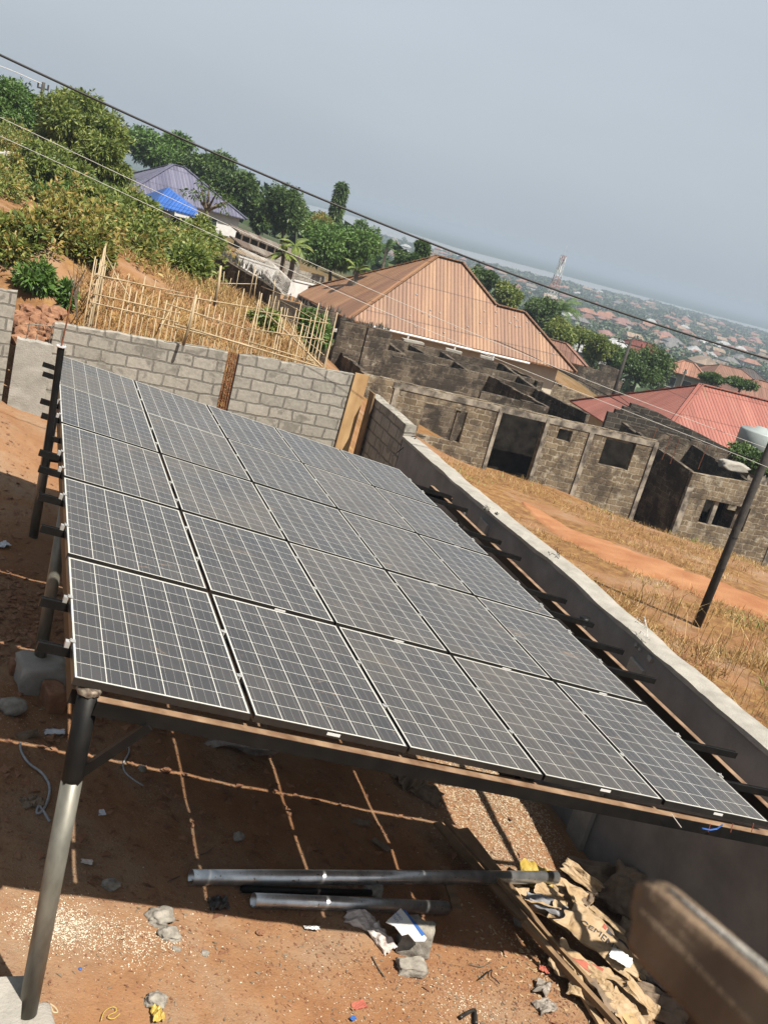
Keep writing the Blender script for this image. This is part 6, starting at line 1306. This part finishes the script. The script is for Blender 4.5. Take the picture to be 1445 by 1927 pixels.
power_pole(1282, 720, 1290, 695, 100, 'short dark pole by the cream gabled house', arms=((1.0, .2),))
# lattice tower
d_t = 330; tt_ = ad(1061, 480, d_t); bt_ = ad(1034, 578, d_t); bb = np.array([tt_[0], tt_[1], tz(tt_[0], tt_[1])]); H_ = tt_[2] - bb[2]; tw = thing('telecom_tower', 'red and white lattice telecom mast rising above the town', 'telecom tower', bb); print('tower H', H_)
nb = 13
for i in range(nb):
    z0, z1 = bb[2] + H_ * i / nb, bb[2] + H_ * (i + 1) / nb; w0, w1 = 1.9 - 1.35 * i / nb, 1.9 - 1.35 * (i + 1) / nb; c4 = [(-1, -1), (1, -1), (1, 1), (-1, 1)]; mbq = MB()
    for k in range(4):
        a = np.array([bb[0] + c4[k][0] * w0, bb[1] + c4[k][1] * w0, z0]); b = np.array([bb[0] + c4[k][0] * w1, bb[1] + c4[k][1] * w1, z1]); k2 = (k + 1) % 4; a2 = np.array([bb[0] + c4[k2][0] * w0, bb[1] + c4[k2][1] * w0, z0]); b2 = np.array([bb[0] + c4[k2][0] * w1, bb[1] + c4[k2][1] * w1, z1])
        mbq.tube([a, b], .09, 5); mbq.tube([a, b2], .045, 4); mbq.tube([a2, b], .045, 4); mbq.tube([a, a2], .045, 4)
    obj('lattice_section', mbq, 'towerred' if (i // 2) % 2 == 0 else 'white', tw)
for k in range(7): a = k * .9; c = np.array([bb[0] + .8 * math.cos(a), bb[1] + .8 * math.sin(a), tt_[2] - 1.4 - (k % 3) * 1.6]); obj('antenna', MB().box(c, (.35, .3, 1.8)), 'white', tw)
obj('top_rod', MB().tube([tt_, tt_ + (0, 0, 3.2)], .05, 5), 'white', tw)
def wire(label, pts, r, mat, name='cable', group='overhead wires', n=60):
    """pts: (px, py, distance)"""
    A_ = np.array([ad(*p) for p in pts]); dd_ = np.array([p[0] for p in pts], float); t = np.linspace(dd_[0], dd_[-1], n)
    k = min(4, len(pts) - 1); tn = (dd_ - dd_.mean()) / np.ptp(dd_); tq = (t - dd_.mean()) / np.ptp(dd_); V = np.stack([np.polyval(np.polyfit(tn, A_[:, c], k), tq) for c in range(3)], 1)
    return obj(name, MB().tube(V, r, 7), mat, label=label, cat='cable', group=group, smooth=True)
def dline(x, x0, d0, x1, d1): return 1 / (1 / d0 + (1 / d1 - 1 / d0) * (x - x0) / (x1 - x0))
def W(label, pp, d0, d1, r, mat): wire(label, [(x, y, dline(x, pp[0][0], d0, pp[-1][0], d1)) for x, y in pp], r, mat)
W('thick black cable crossing the whole view and the sky', [(-30, 88), (0, 102), (53, 130), (232, 210), (480, 321), (646, 391), (880, 486), (1119, 570), (1300, 632), (1445, 675), (1480, 686)], 14, 16, .0155, 'cable')
W('upper thin pale wire passing over the blue roof and the orange roof', [(-30, 206), (0, 220), (232, 333), (400, 408), (642, 519), (880, 622), (1030, 689), (1157, 735), (1261, 774), (1384, 822), (1480, 858)], 17, 21, .0048, 'greywire')
W('lower thin pale wire just below the upper pale one', [(-30, 242), (0, 256), (186, 343), (289, 389), (446, 463), (599, 531), (732, 589), (880, 655), (1010, 708), (1145, 757), (1300, 822), (1445, 880)], 16.5, 20, .0045, 'greywire')
W('dark thin wire sagging from behind the orange roof across the red roof', [(930, 640), (1000, 672), (1100, 720), (1200, 775), (1300, 822), (1380, 850), (1450, 872)], 30, 22, .010, 'cable')
W('faint thin wire near the skyline pole', [(-20, 118), (0, 124), (40, 140), (80, 158)], 66, 66, .02, 'wire')
W('second dark wire over the left part of the red roof', [(1090, 700), (1157, 740), (1230, 798), (1290, 840)], 40, 30, .010, 'cable')

# ================================================================== HAZE
def haze():
    m = bpy.data.materials.new('haze_air'); m.use_nodes = True; t = m.node_tree; t.nodes.clear(); o = t.nodes.new('ShaderNodeOutputMaterial'); v = t.nodes.new('ShaderNodeVolumePrincipled')
    v.inputs['Density'].default_value = 0.0005; v.inputs['Color'].default_value = (.32, .385, .47, 1); v.inputs['Anisotropy'].default_value = 0.0
    t.links.new(v.outputs[0], o.inputs['Volume']); b = MB().box((0, 0, (-37 + 11.5) / 2), (25000, 25000, 48.5)); ob = obj('haze', b, m, kind='stuff', uv=False, label='dry season dust haze hanging over the river plain')
haze()
ordn = ['leftmost', 'second', 'third', 'fourth', 'fifth', 'sixth', 'seventh', 'eighth', 'ninth', 'tenth', 'eleventh', 'twelfth', 'thirteenth', 'fourteenth', 'fifteenth', 'sixteenth', 'seventeenth', 'eighteenth', 'nineteenth']
ones = ['', 'first', 'second', 'third', 'fourth', 'fifth', 'sixth', 'seventh', 'eighth', 'ninth']
def ordinal(i):
    if i < 19: return ordn[i]
    i += 1; tn = {2: ('twenty', 'twentieth'), 3: ('thirty', 'thirtieth'), 4: ('forty', 'fortieth'), 5: ('fifty', 'fiftieth'), 6: ('sixty', 'sixtieth')}[i // 10]; return tn[1] if i % 10 == 0 else tn[0] + '-' + ones[i % 10]
fam = {}
for o in bpy.data.objects:
    if o.get('group') == 'houses scattered across the town': fam.setdefault(o['label'], []).append(o)
for i_, o_ in enumerate(sorted([o for o in bpy.data.objects if o.get('group') == 'laterite rocks heaped behind the back wall'], key=lambda o: px(o.location)[0])): o_['label'] = 'red brown laterite rock behind the cast column, %s%s of the heap' % (ordinal(i_), '' if i_ == 0 else ' from the left')
for lb, L_ in fam.items():
    if len(L_) < 2: continue
    L_.sort(key=lambda o: px(o.location)[0]); a_, b_ = lb.split(' roofed house with '); part_ = 'far town' if 'far out' in b_ else ('mid town' if 'middle' in b_ else 'near town')
    for i, o in enumerate(L_): o['label'] = '%s roofed %s walled house, %s%s such in %s' % (a_, b_.split()[0], ordinal(i), '' if i == 0 else ' from left', part_)
for o in bpy.data.objects:
    if '_o' in o: del o['_o']
